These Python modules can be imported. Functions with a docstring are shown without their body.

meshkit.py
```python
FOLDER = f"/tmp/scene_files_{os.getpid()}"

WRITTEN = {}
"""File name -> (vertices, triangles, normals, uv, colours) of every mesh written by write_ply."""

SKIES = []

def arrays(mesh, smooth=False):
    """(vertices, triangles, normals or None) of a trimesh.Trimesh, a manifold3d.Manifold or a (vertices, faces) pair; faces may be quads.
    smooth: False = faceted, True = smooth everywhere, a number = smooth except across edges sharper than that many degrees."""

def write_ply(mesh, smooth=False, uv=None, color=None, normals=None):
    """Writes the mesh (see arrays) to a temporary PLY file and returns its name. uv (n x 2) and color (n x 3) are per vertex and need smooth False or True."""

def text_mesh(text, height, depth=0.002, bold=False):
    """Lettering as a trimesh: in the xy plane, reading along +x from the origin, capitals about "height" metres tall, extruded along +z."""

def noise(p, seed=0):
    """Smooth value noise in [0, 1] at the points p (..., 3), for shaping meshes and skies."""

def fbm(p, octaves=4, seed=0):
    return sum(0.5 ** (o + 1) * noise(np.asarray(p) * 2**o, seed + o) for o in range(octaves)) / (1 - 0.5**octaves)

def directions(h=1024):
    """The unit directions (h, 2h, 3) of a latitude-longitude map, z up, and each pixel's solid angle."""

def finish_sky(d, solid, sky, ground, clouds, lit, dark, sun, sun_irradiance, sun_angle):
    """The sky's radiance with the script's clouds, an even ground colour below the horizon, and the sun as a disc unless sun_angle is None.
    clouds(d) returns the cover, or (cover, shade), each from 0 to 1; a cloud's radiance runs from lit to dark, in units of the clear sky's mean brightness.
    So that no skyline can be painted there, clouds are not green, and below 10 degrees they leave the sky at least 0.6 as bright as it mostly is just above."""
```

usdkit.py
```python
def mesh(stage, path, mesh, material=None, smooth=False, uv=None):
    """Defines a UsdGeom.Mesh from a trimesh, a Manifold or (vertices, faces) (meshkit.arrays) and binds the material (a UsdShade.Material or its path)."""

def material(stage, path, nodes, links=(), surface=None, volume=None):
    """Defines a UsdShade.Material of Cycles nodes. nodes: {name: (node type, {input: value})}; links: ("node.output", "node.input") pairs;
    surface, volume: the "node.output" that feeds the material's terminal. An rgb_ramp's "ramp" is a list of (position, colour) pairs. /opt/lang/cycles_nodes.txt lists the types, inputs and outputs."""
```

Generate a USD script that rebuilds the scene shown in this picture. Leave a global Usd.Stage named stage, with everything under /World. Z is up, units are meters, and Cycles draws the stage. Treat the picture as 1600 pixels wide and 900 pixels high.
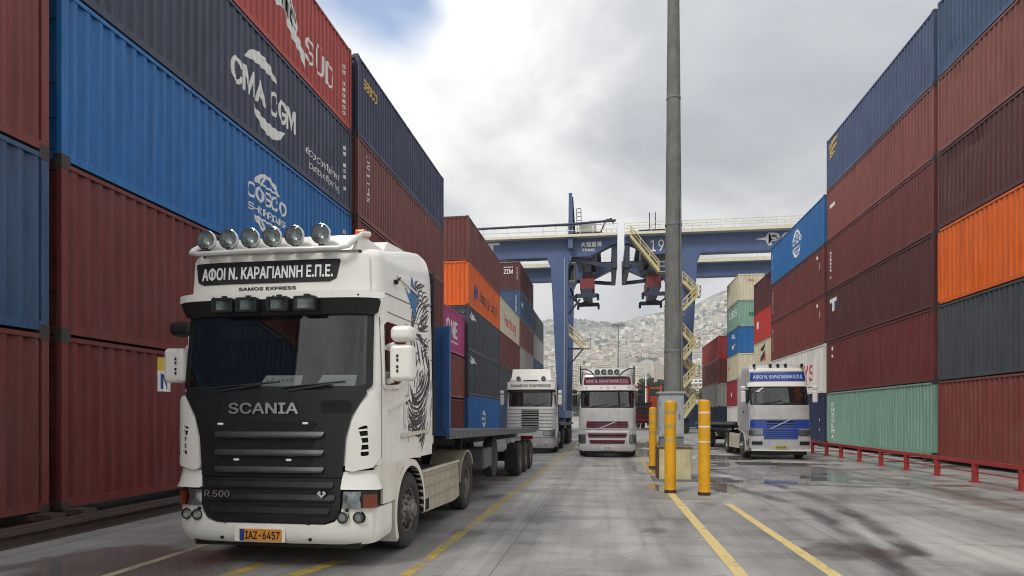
import math, random
import numpy as np
import trimesh
import shapely
from shapely.geometry import Polygon, LineString, MultiPolygon, box as sbox, Point
from shapely import affinity
from shapely.ops import unary_union
import usdkit, meshkit
from pxr import Usd, UsdGeom, UsdLux, UsdShade, Gf, Sdf, Vt

stage = Usd.Stage.CreateInMemory()
UsdGeom.SetStageUpAxis(stage, 'Z')
UsdGeom.SetStageMetersPerUnit(stage, 1.0)
UsdGeom.Xform.Define(stage, '/World')
UsdGeom.Scope.Define(stage, '/World/Looks')
RNG = random.Random(7)
PI = math.pi

# ------------------------------------------------------------------ camera
cam = UsdGeom.Camera.Define(stage, '/World/camera')
cam.AddTranslateOp().Set(Gf.Vec3d(0, 0, 1.8))
cam.AddRotateXYZOp().Set(Gf.Vec3f(90, 0, 8.3625))
cam.CreateFocalLengthAttr(22.5)
cam.CreateHorizontalApertureAttr(36.0)
cam.CreateVerticalApertureAttr(20.25)
cam.CreateVerticalApertureOffsetAttr(4.5)
cam.CreateClippingRangeAttr(Gf.Vec2f(0.1, 20000))
EXPOSURE = 0.7
cam.CreateExposureAttr(EXPOSURE)

# ------------------------------------------------------------------ sky and sun
SUN_EL, SUN_AZ = math.radians(48), math.radians(-150)       # azimuth = atan2(x, y) of the direction towards the sun
sdir = np.array([math.sin(SUN_AZ) * math.cos(SUN_EL), math.cos(SUN_AZ) * math.cos(SUN_EL), math.sin(SUN_EL)])
SKYC = 3.3
def cl(r, g, b, k=1.0): return (r * k * SKYC, g * k * SKYC, b * k * SKYC)
usdkit.material(stage, '/World/Looks/sky_look', {
    'tc': ('texture_coordinate', {}),
    'sep': ('separate_xyz', {}),
    'zc': ('math', {'math_type': 'add', 'value2': 0.45}),
    'dx': ('math', {'math_type': 'divide'}), 'dy': ('math', {'math_type': 'divide'}),
    'flat': ('combine_xyz', {'z': 0.0}),
    'map1': ('mapping', {'location': (15.15, 8.8, 9.2), 'rotation': (0, 0, 0.6), 'scale': (1.0, 1.3, 1.0)}),
    'n1': ('noise_texture', {'scale': 1.9, 'detail': 9.0, 'roughness': 0.54, 'distortion': 0.4}),
    'map2': ('mapping', {'location': (3.1, 0.4, 2.0), 'rotation': (0, 0, 0.35), 'scale': (1.0, 1.5, 1.0)}),
    'n2': ('noise_texture', {'scale': 2.6, 'detail': 7.0, 'roughness': 0.5, 'distortion': 0.3}),
    'shade': ('rgb_ramp', {'ramp': [(0.33, cl(.45, .475, .52)), (0.43, cl(.60, .622, .66)), (0.49, cl(.78, .792, .81)), (0.56, cl(1.02, 1.02, 1.0)), (0.66, cl(1.28, 1.27, 1.22)), (0.85, cl(1.45, 1.44, 1.38))]}),
    'hz': ('map_range', {'from_min': 0.03, 'from_max': 0.33, 'to_min': 0.55, 'to_max': 0.0, 'clamp': True}),
    'low': ('mix_color', {'b': cl(.98, .985, .97), 'use_clamp': False}),
    # a rift of clear sky high on the left
    'rift': ('vector_math', {'math_type': 'dot_product', 'vector2': (-0.300, 0.790, 0.5347)}),
    'riftn': ('math', {'math_type': 'multiply_add', 'value2': 0.03}),
    'riftm': ('map_range', {'from_min': 1.0105, 'from_max': 1.017, 'to_min': 0.0, 'to_max': 0.97, 'clamp': True}),
    'sky': ('sky_texture', {'sky_type': 'single_scattering', 'sun_disc': False, 'sun_elevation': SUN_EL, 'sun_rotation': SUN_AZ, 'aerosol_density': 0.6}),
    'cie': ('math', {'math_type': 'multiply_add', 'value2': 1.1, 'value3': 0.72}), 'ciec': ('vector_math', {'math_type': 'scale'}),
    'mix': ('mix_color', {'use_clamp': False, 'use_clamp_result': False}),
    'bg': ('background_shader', {'strength': 0.15}),
}, [('tc.generated', 'sep.vector'), ('sep.z', 'zc.value1'), ('sep.x', 'dx.value1'), ('zc.value', 'dx.value2'), ('sep.y', 'dy.value1'), ('zc.value', 'dy.value2'),
    ('dx.value', 'flat.x'), ('dy.value', 'flat.y'), ('flat.vector', 'map1.vector'), ('map1.vector', 'n1.vector'), ('flat.vector', 'map2.vector'), ('map2.vector', 'n2.vector'),
    ('n1.fac', 'shade.fac'), ('shade.color', 'low.a'), ('sep.z', 'hz.value'), ('hz.result', 'low.fac'),
    ('tc.generated', 'rift.vector1'), ('n2.fac', 'riftn.value1'), ('rift.value', 'riftn.value3'), ('riftn.value', 'riftm.value'),
    ('riftm.result', 'mix.fac'), ('sep.z', 'cie.value1'), ('cie.value', 'ciec.scale'), ('low.result', 'ciec.vector1'), ('ciec.vector', 'mix.a'), ('sky.color', 'mix.b'), ('mix.result', 'bg.color')], surface='bg.background')
dome = UsdLux.DomeLight.Define(stage, '/World/sky')
UsdShade.MaterialBindingAPI.Apply(dome.GetPrim()).Bind(UsdShade.Material.Get(stage, '/World/Looks/sky_look'))
dome.GetPrim().SetCustomDataByKey('kind', 'structure')
sun = UsdLux.DistantLight.Define(stage, '/World/sun')
sun.CreateIntensityAttr(0.4); sun.CreateAngleAttr(14.0); sun.CreateColorAttr(Gf.Vec3f(1.0, .96, .9))
sun.GetPrim().CreateAttribute('inputs:normalize', Sdf.ValueTypeNames.Bool).Set(True)
sun.AddRotateXYZOp().Set(Gf.Vec3f(90 - math.degrees(SUN_EL), 0, 180 - math.degrees(SUN_AZ)))

# ------------------------------------------------------------------ prim helpers
used = {}
def numbered(parent, name):
    n = used.get((parent, name), 0); used[(parent, name)] = n + 1
    return f'{parent}/{name}' if n == 0 else f'{parent}/{name}_{n:03d}'
def keys(prim, label=None, cat=None, group=None, kind=None):
    for k, v in (('label', label), ('category', cat), ('group', group), ('kind', kind)):
        if v: prim.SetCustomDataByKey(k, v)
def thing(name, label, cat, loc=(0, 0, 0), rz=0.0, group=None, kind=None, scale=None):
    path = numbered('/World', name)
    x = UsdGeom.Xform.Define(stage, path)
    x.AddTranslateOp().Set(Gf.Vec3d(*map(float, loc)))
    if rz: x.AddRotateZOp().Set(float(rz))
    if scale: x.AddScaleOp().Set(Gf.Vec3f(*map(float, scale)))
    keys(x.GetPrim(), label, cat, group, kind)
    return path
def cat(ms):
    ms = [m for m in ms if m is not None and len(m.faces)]
    return trimesh.util.concatenate(ms) if len(ms) > 1 else ms[0]
def part(parent, name, mesh, mat, smooth=False, label=None, kind=None):
    if isinstance(mesh, (list, tuple)) and not isinstance(mesh[0], np.ndarray): mesh = cat(mesh)
    path = numbered(parent, name)
    m = usdkit.mesh(stage, path, mesh, M[mat], smooth=smooth)
    keys(m.GetPrim(), label, None, None, kind)
    return path
def solo(name, mesh, mat, label=None, category=None, group=None, kind=None, smooth=False):
    if isinstance(mesh, (list, tuple)): mesh = cat(mesh)
    path = numbered('/World', name)
    m = usdkit.mesh(stage, path, mesh, M[mat], smooth=smooth)
    keys(m.GetPrim(), label, category, group, kind)
    return path
def copy_of(src, name, loc, rz=0, label=None, category=None, group=None, scale=None):
    path = numbered('/World', name)
    x = UsdGeom.Xform.Define(stage, path)
    p = x.GetPrim(); p.GetReferences().AddInternalReference(src); p.SetInstanceable(True)
    x.ClearXformOpOrder()
    x.AddTranslateOp().Set(Gf.Vec3d(*map(float, loc)))
    x.AddRotateZOp().Set(float(rz))
    if scale is not None: x.AddScaleOp().Set(Gf.Vec3f(*map(float, scale)))
    keys(p, label, category, group)
    return path

# ------------------------------------------------------------------ mesh helpers
def T(v, f): return trimesh.Trimesh(np.asarray(v, float), np.asarray(f, int), process=False)
def bx(x0, x1, y0, y1, z0, z1, c=0.0):
    x0, x1 = min(x0, x1), max(x0, x1); y0, y1 = min(y0, y1), max(y0, y1); z0, z1 = min(z0, z1), max(z0, z1)
    if c <= 0:
        v = [(x, y, z) for x in (x0, x1) for y in (y0, y1) for z in (z0, z1)]
        return T(v, [(0,1,3),(0,3,2),(4,6,7),(4,7,5),(0,4,5),(0,5,1),(2,3,7),(2,7,6),(0,2,6),(0,6,4),(1,5,7),(1,7,3)])
    c = min(c, (x1-x0)*.49, (y1-y0)*.49, (z1-z0)*.49)
    pts = []
    for sx, X in ((1, x0), (-1, x1)):
        for sy, Y in ((1, y0), (-1, y1)):
            for sz, Z in ((1, z0), (-1, z1)):
                pts += [(X, Y+sy*c, Z+sz*c), (X+sx*c, Y, Z+sz*c), (X+sx*c, Y+sy*c, Z)]
    return trimesh.convex.convex_hull(np.array(pts))
def hull(pts): return trimesh.convex.convex_hull(np.array(pts, float))
def rbx(x0, x1, y0, y1, z0, z1, r, n=2):
    """box with rounded edges"""
    s = trimesh.creation.icosphere(n, r).vertices
    pts = np.concatenate([s + (X, Y, Z) for X in (x0+r, x1-r) for Y in (y0+r, y1-r) for Z in (z0+r, z1-r)])
    return hull(pts)
def beam(a, b, w, h, up=(0, 0, 1)):
    """rectangular bar from a to b"""
    a, b = np.array(a, float), np.array(b, float); d = b - a; L = np.linalg.norm(d); d /= L
    s = np.cross(d, up)
    if np.linalg.norm(s) < 1e-6: s = np.cross(d, (1, 0, 0))
    s /= np.linalg.norm(s); u = np.cross(s, d)
    v = [p + s*i*w/2 + u*j*h/2 for p in (a, b) for i in (-1, 1) for j in (-1, 1)]
    return hull(v)
def frustum(c0, w0, d0, c1, w1, d1):
    """box column from centre c0 (w0 x d0) to c1 (w1 x d1)"""
    v = [(c[0]+i*w/2, c[1]+j*d/2, c[2]) for c, w, d in ((c0, w0, d0), (c1, w1, d1)) for i in (-1, 1) for j in (-1, 1)]
    return hull(v)
def tube(path, r, n=8, cap=True):
    P = np.array(path, float); k = len(P)
    tg = np.gradient(P, axis=0); tg /= np.linalg.norm(tg, axis=1, keepdims=True)
    ref = np.array((0, 0, 1.0)) if abs(tg[0][2]) < .9 else np.array((1.0, 0, 0))
    nrm = np.cross(tg[0], ref); nrm /= np.linalg.norm(nrm)
    rr = np.broadcast_to(r, (k,)); V = []
    for i in range(k):
        nrm = nrm - tg[i]*np.dot(nrm, tg[i]); nrm /= np.linalg.norm(nrm); bi = np.cross(tg[i], nrm)
        a = np.arange(n)*2*PI/n
        V.append(P[i] + rr[i]*(np.cos(a)[:, None]*nrm + np.sin(a)[:, None]*bi))
    V = np.concatenate(V); F = []
    for i in range(k-1):
        for j in range(n):
            a, b, c, d = i*n+j, i*n+(j+1) % n, (i+1)*n+(j+1) % n, (i+1)*n+j
            F += [(a, b, c), (a, c, d)]
    if cap:
        V = np.vstack([V, P[0], P[-1]]); m = len(V)
        for j in range(n): F += [(m-2, (j+1) % n, j), (m-1, (k-1)*n+j, (k-1)*n+(j+1) % n)]
    return T(V, F)
def lathe(prof, n=24, axis='z', c=(0, 0, 0), a0=0, a1=2*PI):
    """profile of (radius, along-axis) pairs"""
    prof = np.array(prof, float); k = len(prof); full = abs(a1-a0-2*PI) < 1e-6
    m = n if full else n+1
    a = a0 + np.arange(m)*(a1-a0)/n
    V = np.stack([np.outer(np.cos(a), prof[:, 0]), np.outer(np.sin(a), prof[:, 0]), np.tile(prof[:, 1], (m, 1))], -1).reshape(-1, 3); F = []
    for i in range(n):
        for j in range(k-1):
            p, q = i*k+j, ((i+1) % m)*k+j
            F += [(p, q, q+1), (p, q+1, p+1)]
    if axis == 'x': V = V[:, [2, 0, 1]]
    if axis == 'y': V = V[:, [1, 2, 0]]
    return T(V + np.array(c), F)
def cyl(c, r, h, axis='z', n=16, r2=None):
    return lathe([(0, 0), (r, 0), (r if r2 is None else r2, h), (0, h)], n, axis, c)
def polys(g):
    if g.is_empty: return []
    return [p for p in getattr(g, 'geoms', [g]) if p.geom_type == 'Polygon' and p.area > 1e-9]
def tri2d(p):
    v, f = trimesh.creation.triangulate_polygon(p, engine='earcut')
    a = v[f]; s = (a[:,1,0]-a[:,0,0])*(a[:,2,1]-a[:,0,1])-(a[:,2,0]-a[:,0,0])*(a[:,1,1]-a[:,0,1])
    f = np.array(f); f[s < 0] = f[s < 0][:, ::-1]
    return v, f
def prism(poly, plane, lo, hi):
    """extrudes a 2-D polygon; plane 'xz' along y, 'yz' along x, 'xy' along z"""
    if not hasattr(poly, 'exterior') and not hasattr(poly, 'geoms'): poly = Polygon(poly)
    ms = []
    for p in polys(poly.buffer(0)):
        m = trimesh.creation.extrude_polygon(p, hi-lo, engine='earcut'); v = m.vertices
        if plane == 'xy': w = np.stack([v[:, 0], v[:, 1], v[:, 2]+lo], 1)
        elif plane == 'xz': w = np.stack([v[:, 0], v[:, 2]+lo, v[:, 1]], 1)
        else: w = np.stack([v[:, 2]+lo, v[:, 0], v[:, 1]], 1)
        m = trimesh.Trimesh(w, m.faces, process=False); m.fix_normals(); ms.append(m)
    return cat(ms)
def panel(poly, fn, off=0.0, thick=0.02, g=0.12):
    """a sheet laid over a curved surface: fn(u, v, off) gives points; off may be a function of (u, v)"""
    if not hasattr(poly, 'exterior') and not hasattr(poly, 'geoms'): poly = Polygon(poly)
    x0, y0, x1, y1 = poly.bounds
    gx, gy = (g, g) if np.ndim(g) == 0 else g
    nx, ny = max(1, int(math.ceil((x1-x0)/gx))), max(1, int(math.ceil((y1-y0)/gy)))
    V, F, at = [], [], {}
    def idx(p):
        k = (round(p[0], 5), round(p[1], 5))
        if k not in at: at[k] = len(V); V.append(k)
        return at[k]
    for i in range(nx):
        for j in range(ny):
            cell = sbox(x0+(x1-x0)*i/nx, y0+(y1-y0)*j/ny, x0+(x1-x0)*(i+1)/nx, y0+(y1-y0)*(j+1)/ny)
            for p in polys(poly.intersection(cell)):
                v, f = tri2d(p); ids = [idx(q) for q in v]
                F += [(ids[a], ids[b], ids[c]) for a, b, c in f if len({ids[a], ids[b], ids[c]}) == 3]
    V2 = np.array(V, float); F = np.array(F)
    o = off(V2[:, 0], V2[:, 1]) if callable(off) else np.full(len(V2), off)
    top = fn(V2[:, 0], V2[:, 1], o)
    if thick <= 0: return orient(T(top, F), fn, V2, F)
    bot = fn(V2[:, 0], V2[:, 1], o - thick)
    e = np.concatenate([F[:, [0, 1]], F[:, [1, 2]], F[:, [2, 0]]]); s = np.sort(e, 1)
    _, inv, cnt = np.unique(s, axis=0, return_inverse=True, return_counts=True)
    b = e[cnt[inv.ravel()] == 1]; n = len(V2)
    # top, rim (own vertices so that shading stays crisp)
    rim_v = np.concatenate([top[b[:, 0]], top[b[:, 1]], bot[b[:, 1]], bot[b[:, 0]]]); k = len(b); q = np.arange(k)
    rim_f = np.concatenate([np.stack([q, q+3*k, q+2*k], 1), np.stack([q, q+2*k, q+k], 1)])
    t1 = orient(T(top, F), fn, V2, F)
    flip = not np.array_equal(t1.faces, F)
    if flip: rim_f = rim_f[:, ::-1]
    return cat([t1, T(rim_v, rim_f)])
def orient(m, fn, V2, F):
    c = V2[F].mean(1)[:1]; d = fn(c[:, 0], c[:, 1], np.array([.01])) - fn(c[:, 0], c[:, 1], np.array([0.0]))
    t = m.vertices[F[0]]; n = np.cross(t[1]-t[0], t[2]-t[0])
    return m if np.dot(n, d[0]) >= 0 else T(m.vertices, F[:, ::-1])
def rpoly(pts, r=.02, seg=4):
    p = Polygon(pts).buffer(0)
    return p.buffer(-r, quad_segs=seg).buffer(r, quad_segs=seg)
def rrect(x0, z0, x1, z1, r=.02, seg=4): return rpoly([(x0, z0), (x1, z0), (x1, z1), (x0, z1)], r, seg)
_tp = {}
def text_poly(s, h=1.0, bold=False):
    """outline of a word, capitals 1 high, reading along +u from the origin"""
    if (s, bold) not in _tp:
        m = meshkit.text_mesh(s, 1.0, .01, bold); v, f = np.array(m.vertices), np.array(m.faces)
        top = f[(v[f][:, :, 2] > .005).all(1)]
        g = unary_union([Polygon(v[t][:, :2]).buffer(.002) for t in top]).simplify(.006)
        x0, y0, x1, y1 = g.bounds
        _tp[(s, bold)] = affinity.translate(g, -x0, 0)
    return affinity.scale(_tp[(s, bold)], h, h, origin=(0, 0))
def fit_text(s, u0, u1, v0, v1, bold=False, slant=0):
    g = text_poly(s, 1, bold); a, b, c, d = g.bounds
    b = max(0, b) if b > -.3 else b
    g = affinity.affine_transform(g, [(u1-u0)/(c-a), 0, 0, (v1-v0)/max(d, .01), u0-a*(u1-u0)/(c-a), v0])
    if slant: g = affinity.skew(g, slant, 0, origin=(u0, v0))
    return g
def stroke(pts, w, w1=None, seg=10):
    """tapered brush stroke through the points (Catmull-Rom)"""
    P = np.array(pts, float)
    if len(P) > 2:
        Q = np.vstack([2*P[0]-P[1], P, 2*P[-1]-P[-2]]); out = []
        for i in range(1, len(Q)-2):
            for t in np.linspace(0, 1, seg, endpoint=False):
                out.append(.5*((2*Q[i]) + (-Q[i-1]+Q[i+1])*t + (2*Q[i-1]-5*Q[i]+4*Q[i+1]-Q[i+2])*t*t + (-Q[i-1]+3*Q[i]-3*Q[i+1]+Q[i+2])*t**3))
        P = np.array(out + [P[-1]])
    d = np.gradient(P, axis=0); n = np.stack([-d[:, 1], d[:, 0]], 1); n /= np.maximum(np.linalg.norm(n, axis=1, keepdims=True), 1e-9)
    k = np.linspace(0, 1, len(P)); ww = (w/2)*(np.sin(PI*(.12+.86*k))**.7 if w1 is None else 1 + (w1/w-1)*k)
    return Polygon(np.vstack([P + n*ww[:, None], (P - n*ww[:, None])[::-1]])).buffer(0)

# ------------------------------------------------------------------ materials
M = {}
def lin(c):
    if isinstance(c, str):
        c = [int(c[i:i+2], 16)/255 for i in (0, 2, 4)]
        return tuple(x/12.92 if x <= .04045 else ((x+.055)/1.055)**2.4 for x in c)
    return c
def plain(name, col, rough=.5, metal=0.0, spec=.5, coat=0.0, var=.12, scale=3.0, dirt=0.0, dirtcol=(.10, .085, .065), bump=0.0, bscale=60.0):
    """painted or bare surface with slight tonal variation, optional grime streaks"""
    col = lin(col)
    n = {'g': ('geometry', {}), 'n': ('noise_texture', {'scale': scale, 'detail': 5.0, 'roughness': .6}),
         'm': ('map_range', {'from_min': .3, 'from_max': .7, 'to_min': 1-var, 'to_max': 1+var*.6, 'clamp': True}),
         'c': ('mix_color', {'blend_type': 'multiply', 'fac': 1.0, 'a': col, 'use_clamp': False}),
         'r': ('map_range', {'from_min': .3, 'from_max': .7, 'to_min': rough*.85, 'to_max': min(1, rough*1.2), 'clamp': True}),
         'p': ('principled_bsdf', {'metallic': metal, 'specular_ior_level': spec, 'coat_weight': coat})}
    l = [('g.position', 'n.vector'), ('n.fac', 'm.value'), ('m.result', 'c.b'), ('n.fac', 'r.value'), ('r.result', 'p.roughness')]
    src = 'c.result'
    if dirt > 0:
        n['mp'] = ('mapping', {'scale': (5.0, 5.0, .8)}); n['n2'] = ('noise_texture', {'scale': 1.7, 'detail': 6.0, 'roughness': .65})
        n['dm'] = ('map_range', {'from_min': .45, 'from_max': .75, 'to_min': 0.0, 'to_max': dirt, 'clamp': True}); n['d'] = ('mix_color', {'b': dirtcol})
        l += [('g.position', 'mp.vector'), ('mp.vector', 'n2.vector'), ('n2.fac', 'dm.value'), ('dm.result', 'd.fac'), (src, 'd.a')]; src = 'd.result'
    if bump > 0:
        n['n3'] = ('noise_texture', {'scale': bscale, 'detail': 3.0}); n['b'] = ('bump', {'strength': bump, 'distance': .01})
        l += [('g.position', 'n3.vector'), ('n3.fac', 'b.height'), ('b.normal', 'p.normal')]
    l.append((src, 'p.base_color'))
    M[name] = usdkit.material(stage, f'/World/Looks/{name}', n, l, surface='p.BSDF')
def container_paint(name, col, rust=.25, fade=.18, rough=.48):
    col = lin(col); pale = tuple(c*.75 + .25*(sum(col)/3 + .06) for c in col)
    n = {'g': ('geometry', {}), 'n': ('noise_texture', {'scale': .9, 'detail': 6.0, 'roughness': .62}),
         'f': ('map_range', {'from_min': .4, 'from_max': .68, 'to_min': 0.0, 'to_max': fade*2.2, 'clamp': True}), 'c': ('mix_color', {'a': col, 'b': pale}),
         'mp': ('mapping', {'scale': (3.0, 3.0, .22)}), 'n2': ('noise_texture', {'scale': 2.2, 'detail': 7.0, 'roughness': .7}),
         'sm': ('map_range', {'from_min': .42, 'from_max': .72, 'to_min': 0.0, 'to_max': .7, 'clamp': True}), 's': ('mix_color', {'b': tuple(c*.45 for c in col)}),
         'n3': ('noise_texture', {'scale': 5.5, 'detail': 8.0, 'roughness': .75}), 'rm': ('map_range', {'from_min': .63 - .06*rust, 'from_max': .73, 'to_min': 0.0, 'to_max': min(1, rust*2.6), 'clamp': True}),
         'r': ('mix_color', {'b': (.115, .042, .02)}), 'rr': ('map_range', {'from_min': .3, 'from_max': .7, 'to_min': rough*.8, 'to_max': rough*1.35, 'clamp': True}),
         'n4': ('noise_texture', {'scale': 2.0, 'detail': 2.0}), 'b': ('bump', {'strength': .25, 'distance': .02}),
         'p': ('principled_bsdf', {'specular_ior_level': .4})}
    l = [('g.position', 'n.vector'), ('n.fac', 'f.value'), ('f.result', 'c.fac'), ('g.position', 'mp.vector'), ('mp.vector', 'n2.vector'), ('n2.fac', 'sm.value'), ('sm.result', 's.fac'), ('c.result', 's.a'),
         ('g.position', 'n3.vector'), ('n3.fac', 'rm.value'), ('rm.result', 'r.fac'), ('s.result', 'r.a'), ('r.result', 'p.base_color'), ('n.fac', 'rr.value'), ('rr.result', 'p.roughness'),
         ('g.position', 'n4.vector'), ('n4.fac', 'b.height'), ('b.normal', 'p.normal')]
    M[name] = usdkit.material(stage, f'/World/Looks/{name}', n, l, surface='p.BSDF')
def glass(name, tint=.35, rough=.02, ior=1.5):
    M[name] = usdkit.material(stage, f'/World/Looks/{name}', {
        'f': ('fresnel', {'IOR': ior}), 't': ('transparent_bsdf', {'color': (tint, tint*1.03, tint)}), 'g': ('glossy_bsdf', {'color': (1, 1, 1), 'roughness': rough, 'distribution': 'ggx'}), 'm': ('mix_closure', {})},
        [('f.fac', 'm.fac'), ('t.BSDF', 'm.closure1'), ('g.BSDF', 'm.closure2')], surface='m.closure')
# ------------------------------------------------------------------ ground: one sheet to the horizon, with damp patches and puddles
def ground_axes():
    xs = np.concatenate([-np.geomspace(4000, 16, 22), np.arange(-14, 16.01, .125), np.geomspace(18, 4000, 22)])
    ys = np.concatenate([-np.geomspace(900, 8, 12), np.arange(-5, 48.01, .2), np.geomspace(50, 480, 26), np.geomspace(520, 4200, 12)])
    return xs, ys
xs, ys = ground_axes()
GX, GY = np.meshgrid(xs, ys, indexing='ij')
P3 = np.stack([GX, GY, 0*GX], -1)
wob = meshkit.fbm(P3*np.array([.9, .45, 1]) + 11, 4, 3) - .5
wob2 = meshkit.fbm(P3*np.array([3.1, 1.1, 1]) + 5, 4, 9) - .5
wet = np.zeros_like(GX)
def blob(x, y, rx, ry, k=1.0, rz=0.0):
    global wet
    c, s = math.cos(rz), math.sin(rz); dx, dy = GX-x, GY-y
    d = np.sqrt(((dx*c+dy*s)/rx)**2 + ((-dx*s+dy*c)/ry)**2) + wob*1.5 + wob2*.8
    wet = np.maximum(wet, k*np.clip((1.12-d)/.22, 0, 1))
for b in [(3.9, 18.3, 1.7, .55), (5.3, 19.4, 1.3, .7), (2.9, 17.4, .5, .35), (3.25, 9.0, 1.1, .36, .8), (4.7, 28.7, 2.2, 1.2), (5.5, 25.2, 2.4, .8, .9), (3.4, 24.0, 1.1, .7, .8),
          (1.35, 16.2, .4, 1.1, .9), (2.9, 16.3, .35, .8, .9), (1.6, 22.5, .9, 2.2, .8), (6.5, 22.0, 1.0, 3.0, .75), (7.8, 17.0, .5, 4.0, .6), (4.4, 12.8, 2.2, .5, .35), (-5.9, 7.0, 1.2, 1.0, .85), (-5.2, 6.2, 1.0, .8, .8),
          (2.2, 33.0, 1.6, 4.0, .8), (3.6, 40.0, 2.5, 6.0, .8), (-1.5, 21.5, .5, .3, .35), (.3, 20.3, 1.2, .3, .3), (1.5, 14.3, .7, .22, .55), (6.2, 14.4, 2.4, .45, .3), (8.5, 27.5, 1.4, .6, .5), (-1.2, 9.0, .22, .12, .7)]:
    blob(*b)
wet = np.maximum(wet, .55*np.clip((wob+wob2*.5+.04)*5, 0, 1)*np.clip((GX-1.2)/1.5, 0, 1)*np.clip((40-GY)/6, 0, 1)*np.clip((GY-11)/6, .25, 1))
wst = meshkit.fbm(P3*np.array([.45, 1.9, 1]) + 31, 5, 13) - .5
wet = np.maximum(wet, .9*np.clip((wst-.05)*9, 0, 1)*np.clip((GX-1.9)/1.2, 0, 1)*np.clip((40-GY)/6, 0, 1)*np.clip((GY-13)/5, 0, 1))
wet = np.maximum(wet, .30*np.clip((wob*1.2+wob2*.6-.03)*5, 0, 1)*np.clip((40-GY)/6, 0, 1))
grime = np.zeros_like(GX)
def track(pts, w, k):
    global grime
    P = np.array(pts, float); d = np.full(GX.shape, 9e9)
    for a, b in zip(P[:-1], P[1:]):
        v = b-a; t_ = np.clip(((GX-a[0])*v[0]+(GY-a[1])*v[1])/(v@v), 0, 1); d = np.minimum(d, np.hypot(GX-a[0]-t_*v[0], GY-a[1]-t_*v[1]))
    grime = np.maximum(grime, k*np.clip((w-d)/(.12)+.5, 0, 1)*np.clip(.75+wob2*1.8, 0, 1))
def bend(pts, n=40):
    t_ = np.linspace(0, 1, n); P = np.array(pts, float); k = np.linspace(0, 1, len(P)); c = [np.polyfit(k, P[:, i], min(3, len(P)-1)) for i in (0, 1)]
    return np.stack([np.polyval(c[0], t_), np.polyval(c[1], t_)], 1)
track(bend([(3.3, 22.5), (4.1, 18.8), (4.55, 16.1), (4.5, 12.9), (4.0, 9.0)]), .17, 1.0); track(bend([(2.6, 20.0), (3.2, 16.7), (3.65, 14.5), (3.8, 12.9), (3.7, 10.7), (3.2, 7.0)]), .17, .95)
track([(-1.15, 3), (-1.05, 60)], .26, .35); track([(.9, 3), (.75, 60)], .26, .4); track([(-4.9, 2), (-4.8, 40)], .25, .35); track([(6.2, 10), (6.1, 60)], .25, .4); track([(8.1, 10), (8.2, 60)], .25, .35)
track(bend([(6.6, 30), (5.4, 22), (3.9, 18), (1.2, 11), (.2, 6)]), .14, .35); track(bend([(8.4, 29), (7.2, 21), (5.9, 17), (3.4, 10)]), .14, .4)
rg_ = np.random.default_rng(8)
for _ in range(70):
    x_, y_, r_ = rg_.uniform(-3.5, 9), rg_.uniform(5, 36), rg_.uniform(.08, .34); d_ = np.hypot(GX-x_, (GY-y_)*.8)/r_+wob2*1.4; grime = np.maximum(grime, rg_.uniform(.35, .8)*np.clip((1.1-d_)/.3, 0, 1))
wet = np.maximum(wet, .5*np.clip(grime*1.6-.7, 0, 1)*np.clip(GX-1.8, 0, 1))
relief = (meshkit.fbm(P3*.35, 3, 21)-.5)*.012
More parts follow.
